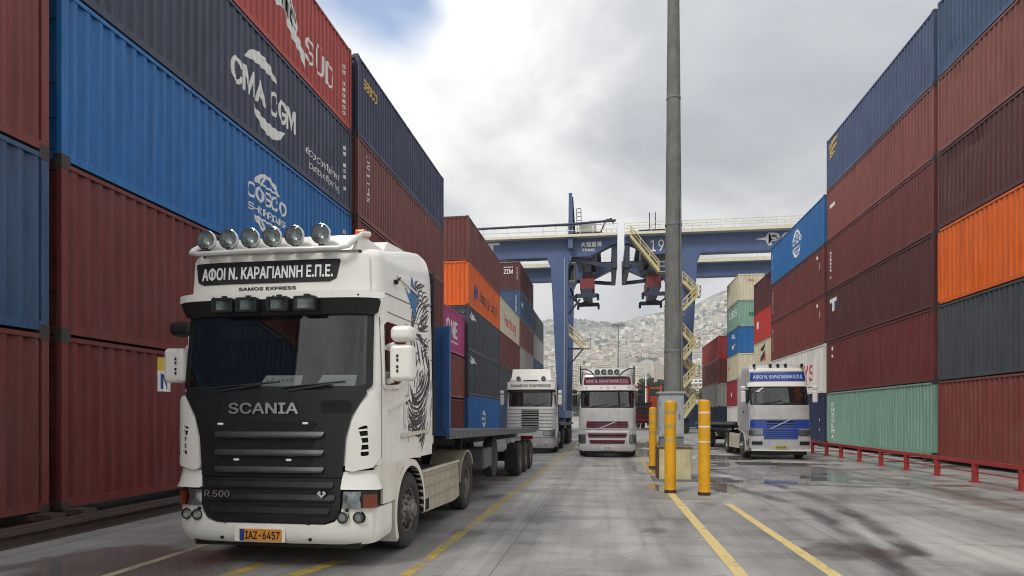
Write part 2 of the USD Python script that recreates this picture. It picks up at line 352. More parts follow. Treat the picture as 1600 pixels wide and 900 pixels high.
# worn-in wheel tracks: slight hollows along the lane
nx, ny = GX.shape
F = np.array([[i*ny+j, (i+1)*ny+j, (i+1)*ny+j+1, i*ny+j+1] for i in range(nx-1) for j in range(ny-1)])
V = np.stack([GX, GY, 0*GX], -1).reshape(-1, 3)
gm = UsdGeom.Mesh.Define(stage, '/World/ground')
gm.CreatePointsAttr(Vt.Vec3fArray.FromNumpy(V.astype(np.float32)))
gm.CreateFaceVertexCountsAttr(Vt.IntArray.FromNumpy(np.full(len(F), 4, np.int32)))
gm.CreateFaceVertexIndicesAttr(Vt.IntArray.FromNumpy(F.astype(np.int32).ravel()))
gm.CreateSubdivisionSchemeAttr('none')
UsdGeom.PrimvarsAPI(gm).CreatePrimvar('wet', Sdf.ValueTypeNames.FloatArray, 'vertex').Set(Vt.FloatArray.FromNumpy(wet.reshape(-1).astype(np.float32)))
UsdGeom.PrimvarsAPI(gm).CreatePrimvar('grime', Sdf.ValueTypeNames.FloatArray, 'vertex').Set(Vt.FloatArray.FromNumpy(grime.reshape(-1).astype(np.float32)))
keys(gm.GetPrim(), 'grey concrete yard with damp patches and puddles', 'ground', None, 'structure')
M['ground'] = usdkit.material(stage, '/World/Looks/concrete_yard', {
    'g': ('geometry', {}), 'a': ('attribute', {'attribute': 'wet'}),
    'm1': ('mapping', {'scale': (1.0, .35, 1.0)}), 'n1': ('noise_texture', {'scale': .45, 'detail': 8.0, 'roughness': .6}),
    'c1': ('rgb_ramp', {'ramp': [(.28, (.185, .182, .176)), (.45, (.28, .273, .258)), (.58, (.355, .344, .323)), (.75, (.46, .443, .412))]}),
    # tyre streaks along the lane
    'm2': ('mapping', {'scale': (4.0, .12, 1.0)}), 'n2': ('noise_texture', {'scale': 1.1, 'detail': 5.0, 'roughness': .6}),
    's2': ('map_range', {'from_min': .46, 'from_max': .68, 'to_min': 1.03, 'to_max': .80, 'clamp': True}), 'c2': ('mix_color', {'blend_type': 'multiply', 'fac': 1.0, 'use_clamp': False}),
    # cross streaks where water has run
    'm4': ('mapping', {'scale': (.35, 1.7, 1.0)}), 'n4': ('noise_texture', {'scale': .8, 'detail': 5.0, 'roughness': .62, 'distortion': .6}),
    's4': ('map_range', {'from_min': .48, 'from_max': .66, 'to_min': 1.0, 'to_max': .72, 'clamp': True}), 'c4': ('mix_color', {'blend_type': 'multiply', 'fac': 1.0, 'use_clamp': False}),
    # grit and oil spots
    'n3': ('noise_texture', {'scale': 38.0, 'detail': 4.0, 'roughness': .7}), 's3': ('map_range', {'from_min': .3, 'from_max': .7, 'to_min': .8, 'to_max': 1.14, 'clamp': True}), 'c3': ('mix_color', {'blend_type': 'multiply', 'fac': 1.0, 'use_clamp': False}),
    'v': ('noise_texture', {'scale': 1.9, 'detail': 3.0, 'roughness': .5}), 'vs': ('map_range', {'from_min': .68, 'from_max': .76, 'to_min': 1.0, 'to_max': .45, 'clamp': True}), 'c5': ('mix_color', {'blend_type': 'multiply', 'fac': 1.0, 'use_clamp': False}),
    'ga': ('attribute', {'attribute': 'grime'}), 'gm': ('map_range', {'from_min': 0.0, 'from_max': 1.0, 'to_min': 1.0, 'to_max': .22, 'clamp': True}), 'c7': ('mix_color', {'blend_type': 'multiply', 'fac': 1.0, 'use_clamp': False}),
    # saw-cut joints and hairline cracks
    'bk': ('brick_texture', {'scale': 1.0, 'brick_width': 4.6, 'row_height': 6.0, 'mortar_size': .012, 'mortar_smooth': .2, 'offset': 0.0, 'color1': (1, 1, 1), 'color2': (.93, .93, .93), 'mortar': (.58, .57, .55)}), 'mbk': ('mapping', {'location': (1.3, 2.2, 0)}), 'c8': ('mix_color', {'blend_type': 'multiply', 'fac': 1.0, 'use_clamp': False}),
    'wn': ('noise_texture', {'scale': 1.2, 'detail': 4.0}), 'wm': ('mix_vector', {'fac': .18}), 'vo': ('voronoi_texture', {'feature': 'distance_to_edge', 'scale': .33}), 'ck': ('map_range', {'from_min': .0015, 'from_max': .006, 'to_min': .5, 'to_max': 1.0, 'clamp': True}), 'c9': ('mix_color', {'blend_type': 'multiply', 'fac': .3, 'use_clamp': False}),
    'dw': ('map_range', {'from_min': 0.0, 'from_max': 1.0, 'to_min': 1.0, 'to_max': .42, 'clamp': True}), 'c6': ('mix_color', {'blend_type': 'multiply', 'fac': 1.0, 'use_clamp': False}),
    'r': ('map_range', {'from_min': .25, 'from_max': .85, 'to_min': .62, 'to_max': .035, 'clamp': True}),
    'bs': ('map_range', {'from_min': .4, 'from_max': .9, 'to_min': .35, 'to_max': 0.0, 'clamp': True}), 'b': ('bump', {'distance': .012}),
    'p': ('principled_bsdf', {'specular_ior_level': .5}),
}, [('g.position', 'm1.vector'), ('m1.vector', 'n1.vector'), ('n1.fac', 'c1.fac'), ('g.position', 'm2.vector'), ('m2.vector', 'n2.vector'), ('n2.fac', 's2.value'), ('c1.color', 'c2.a'), ('s2.result', 'c2.b'),
    ('g.position', 'm4.vector'), ('m4.vector', 'n4.vector'), ('n4.fac', 's4.value'), ('c2.result', 'c4.a'), ('s4.result', 'c4.b'),
    ('g.position', 'n3.vector'), ('n3.fac', 's3.value'), ('c4.result', 'c3.a'), ('s3.result', 'c3.b'), ('g.position', 'v.vector'), ('v.fac', 'vs.value'), ('c3.result', 'c5.a'), ('vs.result', 'c5.b'),
    ('ga.fac', 'gm.value'), ('c5.result', 'c7.a'), ('gm.result', 'c7.b'), ('g.position', 'mbk.vector'), ('mbk.vector', 'bk.vector'), ('c7.result', 'c8.a'), ('bk.color', 'c8.b'), ('g.position', 'wn.vector'), ('g.position', 'wm.a'), ('wn.color', 'wm.b'), ('wm.result', 'vo.vector'), ('vo.distance', 'ck.value'), ('c8.result', 'c9.a'), ('ck.result', 'c9.b'),
    ('a.fac', 'dw.value'), ('c9.result', 'c6.a'), ('dw.result', 'c6.b'), ('c6.result', 'p.base_color'), ('a.fac', 'r.value'), ('r.result', 'p.roughness'),
    ('a.fac', 'bs.value'), ('bs.result', 'b.strength'), ('n3.fac', 'b.height'), ('b.normal', 'p.normal')], surface='p.BSDF')
UsdShade.MaterialBindingAPI.Apply(gm.GetPrim()).Bind(M['ground'])

# painted lines, worn through to the concrete
def worn_paint(name, col, lo, hi):
    M[name] = usdkit.material(stage, f'/World/Looks/{name}', {
        'g': ('geometry', {}), 'n': ('noise_texture', {'scale': 1.6, 'detail': 10.0, 'roughness': .8}), 'm': ('map_range', {'from_min': lo, 'from_max': hi, 'to_min': 0.0, 'to_max': 1.0, 'clamp': True}),
        'n2': ('noise_texture', {'scale': 14.0, 'detail': 4.0}), 'c': ('mix_color', {'a': tuple(x*.62 for x in col), 'b': col}),
        'p': ('principled_bsdf', {'roughness': .6}), 't': ('transparent_bsdf', {}), 'x': ('mix_closure', {})},
        [('g.position', 'n.vector'), ('n.fac', 'm.value'), ('g.position', 'n2.vector'), ('n2.fac', 'c.fac'), ('c.result', 'p.base_color'), ('m.result', 'x.fac'), ('t.BSDF', 'x.closure1'), ('p.BSDF', 'x.closure2')], surface='x.closure')
worn_paint('yellow_line_paint', (.56, .40, .10), .42, .56)
worn_paint('pale_line_paint', (.68, .52, .22), .35, .47)
worn_paint('faint_line_paint', (.52, .44, .30), .36, .50)
def strip(pts, w, z=.004):
    P = np.array(pts, float); n = []
    for i in range(len(P)-1):
        for t in np.linspace(0, 1, max(2, int(np.linalg.norm(P[i+1]-P[i])/.5)), endpoint=False): n.append(P[i]+(P[i+1]-P[i])*t)
    P = np.array(n+[P[-1]]); d = np.gradient(P, axis=0); d /= np.linalg.norm(d, axis=1, keepdims=True); q = np.stack([-d[:, 1], d[:, 0]], 1)
    ww = w/2*(1+np.array([RNG.uniform(-.09, .09) for _ in P]))[:, None]
    A, B = P+q*ww, P-q*ww; k = len(P)
    return T(np.vstack([np.c_[A, np.full(k, z)], np.c_[B, np.full(k, z)]]), [f for i in range(k-1) for f in ((i, k+i, k+i+1), (i, k+i+1, i+1))])
def line(pts, w, mat, label, name='lane_line'):
    solo(name, strip(pts, w), mat, label, 'road marking', None, 'structure')
line([(-2.36, 3.0), (-2.22, 7.5), (-1.98, 27), (-1.8, 60)], .15, 'yellow_line_paint', 'yellow lane line beside the lane of the big white lorry')
line([(1.52, 3.0), (1.49, 15.5)], .17, 'pale_line_paint', 'pale yellow line leading from the near bollard towards the viewer')
line([(1.42, 19.6), (1.30, 60)], .14, 'yellow_line_paint', 'yellow line running on behind the lamp mast')
line([(2.62, 3.0), (2.47, 13.6)], .15, 'pale_line_paint', 'pale yellow line right of the bollard line')
line([(-5.58, 3.0), (-5.5, 12.0)], .13, 'faint_line_paint', 'faded cream line under the left edge of the big white lorry')
for x0, y0, x1, y1, w in [(-4.25, 6.5, -4.12, 7.3, .16), (-3.55, 6.6, -3.25, 7.6, .2), (-3.9, 7.0, -3.75, 7.6, .07)]:
    line([(x0, y0), (x1, y1)], w, 'yellow_line_paint', 'worn scrap of yellow paint in front of the big white lorry', 'paint_patch')
# ------------------------------------------------------------------ shipping containers
for n_, c_, r_, f_ in [('rust_red', '6f2f29', .35, .18), ('brick_red', 'a3352c', .3, .2), ('bright_red', 'b8322c', .15, .12), ('dark_brown', '5a2522', .3, .15), ('faded_brown', '7d4238', .45, .3), ('navy', '28304c', .12, .16), ('mid_navy', '3d4d70', .12, .16), ('slate_navy', '363c50', .12, .14), ('sea_blue', '1762a0', .18, .14), ('steel_blue', '304c6c', .2, .2),
                     ('orange_paint', 'd9600f', .2, .1), ('charcoal', '3c424b', .12, .12), ('magenta_pink', 'b0447c', .1, .15), ('cream', 'c9c1a6', .3, .1), ('dirty_white', 'd9d6ce', .35, .1), ('sea_green', '7b9f8f', .3, .2), ('leaf_green', '3f6e4b', .25, .2), ('pale_grey', '9d9d97', .25, .1), ('crimson', '9a2430', .25, .15)]:
    container_paint(n_, c_, r_, f_)
plain('white_marking', 'd8d8d4', .55, var=.15, scale=9)
plain('gold_marking', 'c8a13c', .5, var=.1)
plain('blue_marking', '1f3a78', .5, var=.1)
plain('dark_marking', '2b2430', .5, var=.1)
plain('red_marking', 'b8343a', .5, var=.1)
plain('yellow_sticker', 'd2b04a', .5, var=.1)
plain('casting_steel', '3a3332', .6, .2, var=.2)
plain('bar_steel', '8b8c8a', .4, .7, var=.2)
plain('rust_steel', '4a3a33', .7, .2, var=.3, scale=2, dirt=.5)
plain('rubber_seal', '141414', .7, var=.1)

COR, PITCH = .038, .278
def corr(y):
    """depth of the corrugation behind the outer face"""
    t = np.mod(y, PITCH)/PITCH
    return COR*np.interp(t, [0, .26, .5, .76, 1.0], [0, 0, 1, 1, 0])
def knots(a, b):
    k = sorted({a, b, *[n*PITCH+o*PITCH for n in range(int(a/PITCH)-2, int(b/PITCH)+3) for o in (0, .26, .5, .76) if a < n*PITCH+o*PITCH < b]})
    return k
def corrugated(a, b, z0, z1, x, sgn, along='y', dent=0):
    k = np.array(knots(a, b)); m = len(k); n = 7 if dent else 2; V, F = [], []
    for r_ in range(n):
        zz = z0+(z1-z0)*r_/(n-1); d = x - sgn*corr(k)
        if dent and 0 < r_ < n-1:
            q = meshkit.fbm(np.stack([k*.55, np.full(m, zz*.7), np.full(m, dent*7.3)], -1), 3, 41)
            d = d - sgn*(np.clip(q-.56, 0, 1)*.32 + (q-.5)*.03)*np.clip(np.minimum(k-a, b-k)/.6, 0, 1)
        V.append(np.stack([d, k, np.full(m, zz)], 1))
    V = np.vstack(V)
    for r_ in range(n-1):
        o = r_*m
        for i in range(m-1): F += [(o+i, o+i+1, o+m+i+1), (o+i, o+m+i+1, o+m+i)] if sgn > 0 else [(o+i, o+m+i+1, o+i+1), (o+i, o+m+i, o+m+i+1)]
    if along == 'x': V = V[:, [1, 0, 2]]; F = [(a_, c_, b_) for a_, b_, c_ in F]
    return T(V, F)
def on_side(poly, x, sgn, lift=.004):
    """lettering laid over the corrugations; u runs along +y for sgn<0 and along -y for sgn>0 as read from outside"""
    V, F = [], []
    for p0 in polys(poly):
        u0, v0, u1, v1 = p0.bounds; k = knots(u0, u1)
        for a, b in zip(k[:-1], k[1:]):
            if b-a < 1e-6: continue
            for p in polys(p0.intersection(sbox(a, v0-1, b, v1+1))):
                v, f = tri2d(p); n = len(V)
                for q in v: V.append((x - sgn*(COR*np.interp(q[0], [a, b], [corr(a+1e-6)/COR, corr(b-1e-6)/COR]) - lift), q[0], q[1]))
                F += [(n+f_[0], n+f_[1], n+f_[2]) if sgn > 0 else (n+f_[0], n+f_[2], n+f_[1]) for f_ in f]
    return T(V, F) if V else None
def mirror_u(poly, c): return affinity.scale(poly, -1, 1, origin=(c, 0))

FT40, FT20, HC, ST = 12.19, 6.06, 2.896, 2.591
for n_, c_, r_, f_ in (('rust_red_a', '652a26', .4, .2), ('rust_red_b', '7c3c33', .45, .3), ('dark_brown_a', '4f2423', .35, .2), ('dark_brown_b', '65302a', .4, .25), ('faded_brown_a', '6f3a34', .5, .3), ('charcoal_a', '42464b', .2, .2)): container_paint(n_, c_, r_, f_)
VAR = {'rust_red': ['rust_red', 'rust_red_a', 'rust_red_b'], 'dark_brown': ['dark_brown', 'dark_brown_a', 'dark_brown_b'], 'faded_brown': ['faded_brown', 'faded_brown_a'], 'charcoal': ['charcoal', 'charcoal_a']}
RV = random.Random(17)
def container(cx, cy, z, L, H, mat, label, door=-1, logos=(), end_logos=(), group=None, bars=True):
    """door: -1 the end towards the viewer carries the doors, +1 the far one, 0 none shown"""
    t = thing('shipping_container', label, 'container', (cx, cy, z), 0, group)
    if mat in VAR: mat = RV.choice(VAR[mat])
    w, h2, e = 1.219, L/2, .02
    # frame
    post, fr = .14, []
    for sx in (-1, 1):
        for sy in (-1, 1): fr.append(bx(sx*(w-.1), sx*w, sy*(h2-post), sy*h2, .12, H-.12))
        fr.append(bx(sx*(w-.07), sx*w, -h2+post, h2-post, H-.10, H-.025)); fr.append(bx(sx*(w-.07), sx*w, -h2+post, h2-post, .025, .17))
    for sy in (-1, 1):
        fr.append(bx(-w+.1, w-.1, sy*(h2-.1), sy*h2, H-.14, H-.02)); fr.append(bx(-w+.1, w-.1, sy*(h2-.1), sy*h2, .02, .17))
    part(t, 'frame', fr, mat)
    for sx in (-1, 1):
        for sy in (-1, 1):
            for z0 in (0, H-.118): part(t, 'corner_casting', bx(sx*(w-.16), sx*(w+.004), sy*(h2-.178), sy*(h2+.004), z0, z0+.118), 'casting_steel' if mat not in ('cream', 'dirty_white') else mat)
    for sx in (1, -1): part(t, 'side_wall', corrugated(-h2+post, h2-post, .165, H-.098, sx*(w-.012), sx, dent=0 if any(l_[0] == sx for l_ in logos) else RV.randint(1, 999)), mat)
    part(t, 'roof', bx(-w+.05, w-.05, -h2+.08, h2-.08, H-.07, H-.04), mat)
    part(t, 'floor', bx(-w+.06, w-.06, -h2+.08, h2-.08, .09, .12), 'casting_steel')
    for sy in (-1, 1):
        if door == sy:
            for sx in (-1, 1):
                a, b = sorted((sx*.012, sx*(w-.1)))
                zs = [.18, .62, .72, 1.2, 1.3, H-.62, H-.52, H-.15]; P = []
                for i in range(0, len(zs)-1, 2): P.append(bx(a+.02, b-.02, sy*(h2-.07), sy*(h2-.035), zs[i]+.02, zs[i+1]-.0))
                P.append(bx(a, b, sy*(h2-.09), sy*(h2-.06), .17, H-.14))
                d = part(t, 'door', P, mat)
                if bars:
                    for q in (.27, .78):
                        x = sx*(.02+q*1.08); part(d, 'locking_bar', [tube([(x, sy*(h2+.004), .1), (x, sy*(h2+.004), H-.08)], .017, 6)] + [bx(x-.05, x+.05, sy*(h2-.034), sy*(h2+.02), zz, zz+.07) for zz in (.35, 1.1, H-.5)], 'bar_steel' if mat not in ('navy',) else mat)
                    part(d, 'handle', bx(sx*.32, sx*.75, sy*(h2+.004), sy*(h2+.03), 1.05, 1.09), 'bar_steel')
        else:
            part(t, 'end_wall', corrugated(-w+.1, w-.1, .165, H-.135, sy*(h2-.014), sy, 'x'), mat)
    for side, g, lm in logos:
        m = on_side(g, side*(w-.012), side)
        if m is not None: part(t, 'lettering', m, lm)
    for sy, g, lm in end_logos:
        m = cat([T(np.c_[v[:, 0], np.full(len(v), sy*(h2+.006)), v[:, 1]], f if sy < 0 else f[:, ::-1]) for p in polys(g) for v, f in [tri2d(p)]])
        part(t, 'lettering', m, lm)
    return t
def marks(u, v0, v1, n, sgn, seed, w=.16):
    """a column of small illegible code marks"""
    r = random.Random(seed); out = []
    for i in range(n):
        z = v1-(i+1)*(v1-v0)/n; hh = (v1-v0)/n*.62
        if r.random() < .1: continue
        ww = w*r.uniform(.6, 1.0); q = sbox(u-ww/2, z, u+ww/2, z+hh)
        if r.random() < .5: q = q.difference(sbox(u-ww*.2, z+hh*.25, u+ww*.2, z+hh*.7))
        out.append(q)
    return unary_union(out)
def rows(u0, v0, u1, n, hh, seed):
    """short rows of small illegible print"""
    r = random.Random(seed); out = []
    for i in range(n):
        u = u0; end = u1 - r.random()*(u1-u0)*.3
        while u < end: k = r.uniform(.05, .14); out.append(sbox(u, v0-i*hh*1.6, u+k, v0-i*hh*1.6+hh)); u += k+.035
    return unary_union(out)
def arc(c, r, a0, a1, w0, w1, n=20):
    a = np.radians(np.linspace(a0, a1, n)); k = np.linspace(0, 1, n); ww = w0+(w1-w0)*np.sin(PI*k)
    o = np.stack([c[0]+(r[0]+ww/2)*np.cos(a), c[1]+(r[1]+ww/2)*np.sin(a)], 1); i = np.stack([c[0]+(r[0]-ww/2)*np.cos(a), c[1]+(r[1]-ww/2)*np.sin(a)], 1)
    return Polygon(np.vstack([o, i[::-1]])).buffer(0)
def globe(c, r, w):
    """ringed globe emblem around two lines of lettering"""
    g = [arc(c, (r, r), a, b, w, w) for a, b in ((20, 160), (200, 340))]
    for k in (.45, .8):
        g.append(arc((c[0], c[1]), (r*k, r), 35, 145, w*.6, w*.8)); g.append(arc((c[0], c[1]), (r*k, r), 215, 325, w*.6, w*.8))
    g.append(LineString([(c[0]-r*.8, c[1]+r*.62), (c[0]+r*.8, c[1]+r*.62)]).buffer(w*.3)); g.append(LineString([(c[0]-r*.8, c[1]-r*.62), (c[0]+r*.8, c[1]-r*.62)]).buffer(w*.3))
    return unary_union(g)

BASE = .25
def place(Y0, Y1): return (Y0+Y1)/2, Y1-Y0
# --- left blocks: face of the stack at x = XL; side +1 faces the lane; from outside u runs with +y on this side
def Lc(XL, Y0, tier, mat, what, where, L=FT40, H=HC, z=None, logos=(), **k):
    cy = Y0+L/2; zz = BASE+(tier-1)*HC if z is None else z
    lg = [(1, affinity.translate(g, -cy, -zz), m) for g, m in logos]
    return container(XL-1.219, cy, zz, L, H, mat, f'{what}, {where}', logos=lg, **k)
ORD = ['', 'bottom tier', 'second tier', 'third tier', 'fourth tier', 'fifth tier', 'topmost']
# bay 1, beside the big white lorry
X1, Y1 = -8.92, 9.4
here = 'in the near left stack'
sud = [(fit_text('SÜD', 18.15, 20.15, 12.55, 13.5), 'white_marking'), (stroke([(15.9, 14.2), (16.5, 13.7), (16.9, 13.5), (17.3, 12.95), (17.9, 12.6), (18.1, 12.2)], .42), 'white_marking'), (stroke([(16.3, 13.2), (16.8, 13.5), (17.4, 13.25), (17.6, 13.0)], .55), 'white_marking'), (stroke([(17.0, 14.3), (17.2, 13.8), (17.5, 13.2)], .25), 'white_marking'), (stroke([(15.2, 13.6), (15.7, 13.5), (16.0, 13.9)], .2), 'white_marking'), (marks(21.0, 12.2, 14.0, 9, 1, 3), 'white_marking')]
Lc(X1, Y1, 5, 'brick_red', 'orange-red container with a white ribbon emblem', 'topmost of the near left stack', logos=sud)
cma = unary_union([fit_text('CMA', 14.3, 15.85, 9.98, 10.62, True), fit_text('CGM', 16.1, 17.5, 9.98, 10.62, True), arc((15.7, 10.3), (1.05, .82), 45, 140, .05, .34), arc((16.1, 10.25), (1.0, .78), 215, 320, .05, .34)])
Lc(X1, Y1, 4, 'slate_navy', 'dark slate container with white lettering between two arcs', 'fourth tier ' + here, logos=[(cma, 'white_marking'), (fit_text('eco container', 18.2, 20.6, 9.75, 10.0), 'white_marking'), (fit_text('bamboo flooring', 18.45, 20.6, 9.38, 9.6), 'white_marking'), (marks(21.05, 9.6, 11.2, 8, 1, 5), 'white_marking')])
cos = unary_union([fit_text('COSCO', 15.0, 16.95, 7.4, 7.78, True), fit_text('SHIPPING', 15.05, 16.9, 7.08, 7.26, True), globe((15.95, 7.42), .74, .09).difference(sbox(14.9, 7.0, 17.0, 7.85))])
Lc(X1, Y1, 3, 'sea_blue', 'bright blue container with a white globe emblem', 'third tier ' + here, logos=[(cos, 'white_marking'), (marks(21.05, 6.7, 8.3, 8, 1, 6), 'white_marking')])
Lc(X1, Y1, 2, 'rust_red', 'plain dark red container under the blue one', 'second tier ' + here)
Lc(X1, Y1, 1, 'rust_red', 'dark red container with a small yellow and white sticker', 'lowest ' + here, logos=[(sbox(11.75, 2.72, 12.12, 3.0), 'yellow_sticker'), (sbox(11.75, 2.3, 12.12, 2.72).difference(fit_text('N', 11.83, 12.04, 2.36, 2.66, True)), 'white_marking'), (fit_text('N', 11.83, 12.04, 2.36, 2.66, True), 'blue_marking')])
# bay 0, at the very left of the view
mats0 = [('dark_brown', 'dark brown container'), ('steel_blue', 'blue-grey container'), ('rust_red', 'rust red container'), ('sea_blue', 'plain bright blue container'), ('faded_brown', 'faded brown container')]
for i, (m_, w_) in enumerate(mats0): Lc(-8.95, -3.0, i+1, m_, w_, ORD[i+1] + ' of the stack at the left edge of view')
# bay 2
here = 'in the second left stack'
Lc(-8.75, 21.77, 5, 'navy', 'navy container with gold lettering near its corner', 'topmost of the second left stack', door=1, logos=[(fit_text('seaco', 22.4, 23.75, 13.85, 14.2, True), 'gold_marking')])
Lc(-8.75, 21.77, 4, 'faded_brown', 'faded brown container with a column of white letters', 'fourth tier ' + here, door=1, logos=[(unary_union([affinity.rotate(fit_text(c, 22.7, 22.98, 11.25-.3*i, 11.47-.3*i), 90) for i, c in enumerate('CAITEX')]), 'white_marking')])
Lc(-8.75, 21.77, 3, 'dark_brown', 'plain dark brown container', 'third tier ' + here)
Lc(-8.75, 21.77, 2, 'rust_red', 'plain rust red container', 'second tier ' + here)
Lc(-8.75, 21.77, 1, 'charcoal', 'plain charcoal container', 'lowest ' + here)
# short stack between bays 2 and 3
here = 'in the short left stack'
z1, z2 = BASE+ST, BASE+2*ST
Lc(-9.0, 34.15, 3, 'magenta_pink', 'pink container with white lettering', 'top of the short stack behind the blue headboard', L=FT20, H=ST, z=5.55, logos=[(fit_text('ONE', 35.6, 38.3, 6.5, 7.5, True), 'white_marking'), (rows(36.5, 6.15, 39.2, 1, .12, 2), 'white_marking')])
Lc(-9.0, 34.15, 2, 'faded_brown', 'brown container under the pink one', here, L=FT20, H=ST, z=2.9)
Lc(-9.0, 34.15, 1, 'dark_brown', 'dark brown container at the foot', 'lowest ' + here, L=FT20, H=ST, z=BASE)
# bay 3, with the orange one
here = 'in the third left stack'
swirl = unary_union([stroke([(42.2, 9.65), (42.6, 10.3), (42.9, 10.75)], .6), stroke([(42.9, 9.75), (43.3, 10.3), (43.5, 10.6)], .5)])
Lc(-8.76, 40.35, 5, 'dark_brown', 'plain dark red-brown container on top of the orange one', here, door=1)
Lc(-8.76, 40.35, 4, 'orange_paint', 'bright orange container with dark blue emblem and lettering', here, door=1, logos=[(swirl, 'blue_marking'), (fit_text('Hapag-Lloyd', 44.4, 51.2, 9.9, 10.65, True), 'dark_marking')])
for tr, w_ in ((3, 'upper'), (2, 'lower')):
    zb = BASE+(tr-1)*HC
    Lc(-8.76, 40.35, tr, 'charcoal', f'{w_} of the two charcoal containers with a small white emblem', here, logos=[(stroke([(40.9, zb+2.35), (41.5, zb+2.2), (42.2, zb+2.3), (42.9, zb+2.2)], .22), 'white_marking'), (stroke([(41.2, zb+2.62), (41.7, zb+2.4), (42.3, zb+2.5)], .18), 'white_marking')])
Lc(-8.76, 40.35, 1, 'sea_blue', 'bright blue container with a column of white marks', 'lowest ' + here, logos=[(unary_union([globe((45.7, 1.6), .55, .12), fit_text('COSCO', 45.0, 46.4, 1.45, 1.75, True)]), 'white_marking')])
# bay 4
here = 'in the fourth left stack'
Lc(-8.76, 52.7, 4, 'cream', 'cream container with red lettering', 'top of the fourth left stack', logos=[(fit_text('Hamburg', 55.3, 62.3, 9.85, 10.75, True), 'red_marking')])
for tr, m_, w_ in ((3, 'dark_brown', 'dark brown container'), (2, 'charcoal', 'charcoal container'), (1, 'steel_blue', 'blue-grey container')): Lc(-8.76, 52.7, tr, m_, w_, ORD[tr] + ' ' + here)
# bay 5
here = 'in the fifth left stack'
zt = BASE+5*HC
stars = unary_union([Point(-.42+.14*i, 2.35).buffer(.055) for i in range(7)])
Lc(-8.72, 65.0, 6, 'dark_brown', 'dark brown container with white letters on its near end', 'topmost of the fifth left stack', door=1, end_logos=[(-1, fit_text('ZIM', -.48, .48, 1.7, 2.15, True), 'white_marking'), (-1, stars, 'white_marking'), (-1, marks(.92, .9, 2.4, 9, 1, 8, .08), 'white_marking')])
Lc(-8.72, 65.0, 5, 'steel_blue', 'dark blue container', 'fifth tier ' + here, door=1, end_logos=[(-1, marks(.8, .7, 2.4, 9, 1, 9, .1), 'white_marking')], logos=[(sbox(66.6, 13.3, 67.3, 13.7), 'white_marking')])
for tr, m_, w_ in ((4, 'faded_brown', 'brown container'), (3, 'pale_grey', 'pale grey container'), (2, 'rust_red', 'rust red container'), (1, 'navy', 'navy container')): Lc(-8.72, 65.0, tr, m_, w_, ORD[tr] + ' ' + here)
here = 'in the farthest left stack'
for tr, m_, w_ in ((5, 'charcoal', 'dark grey container'), (4, 'pale_grey', 'light grey container'), (3, 'steel_blue', 'blue-grey container'), (2, 'charcoal', 'charcoal container'), (1, 'dark_brown', 'brown container')): Lc(-8.7, 77.4, tr, m_, w_, ORD[tr] + ' ' + here)

# --- right blocks: side -1 faces the lane; text reads towards -y there, so it is mirrored along y
def Rc(XR, Y0, tier, mat, what, where, L=FT40, H=HC, z=None, logos=(), **k):
    cy = Y0+L/2; zz = BASE+(tier-1)*H if z is None else z
    lg = [(-1, affinity.translate(g, -cy, -zz), m) for g, m in logos]
    return container(XR+1.219, cy, zz, L, H, mat, f'{what}, {where}', logos=lg, **k)
def mt(s, ya, yb, v0, v1, bold=True):      # ya: far (left in view), yb: near
    return mirror_u(fit_text(s, yb, ya, v0, v1, bold), (ya+yb)/2)
# bay 0 right (ends at y = 39.3), runs out of the photograph on the right
here = 'in the tall right stack'
R0 = 27.0
Rc(12.6, R0, 6, 'mid_navy', 'navy container with gold emblem', 'topmost of the tall right stack', door=1, logos=[(unary_union([stroke([(38.9, 17.0), (38.3, 17.25), (37.5, 17.3)], .22), stroke([(38.8, 16.7), (38.2, 16.9), (37.6, 16.95)], .2), stroke([(38.9, 16.45), (38.4, 16.6), (37.9, 16.6)], .15)]), 'gold_marking')])
Rc(12.6, R0, 5, 'rust_red', 'dark red container with a small white mark', 'fifth tier ' + here, door=1, logos=[(sbox(37.9, 13.6, 38.7, 13.8), 'white_marking')])
Rc(12.6, R0, 4, 'rust_red', 'dark red container with white code marks', 'fourth tier ' + here, door=1, logos=[(marks(38.6, 9.6, 11.2, 8, -1, 12, .22), 'white_marking')])
Rc(12.6, R0, 3, 'dark_brown', 'dark brown-red container with a white T sign', 'third tier ' + here, door=1, logos=[(sbox(37.6, 8.2, 38.7, 8.42), 'white_marking'), (sbox(38.05, 7.7, 38.35, 8.2), 'white_marking'), (sbox(37.5, 7.9, 38.0, 8.1), 'blue_marking')])
Rc(12.6, R0, 2, 'rust_red', 'plain dark red container over the green one', 'second tier ' + here, door=1, logos=[(sbox(38.2, 5.5, 38.4, 5.7), 'white_marking'), (sbox(38.2, 5.1, 38.4, 5.25), 'white_marking')])
Rc(12.6, R0, 1, 'sea_green', 'pale green container with a column of white letters', 'lowest ' + here, door=1, logos=[(unary_union([mt(c, 38.45, 38.05, 2.35-.3*i, 2.58-.3*i) for i, c in enumerate('CHSGLNA')]), 'white_marking')])
here = 'in the rightmost stack'
for tr, m_, w_ in ((6, 'steel_blue', 'blue-grey container'), (5, 'faded_brown', 'faded brown container'), (4, 'dark_brown', 'dark brown container'), (3, 'orange_paint', 'orange container'), (2, 'charcoal', 'charcoal container'), (1, 'rust_red', 'rust red container')): Rc(12.6, 14.5, tr, m_, w_, ORD[tr] + ' ' + here)
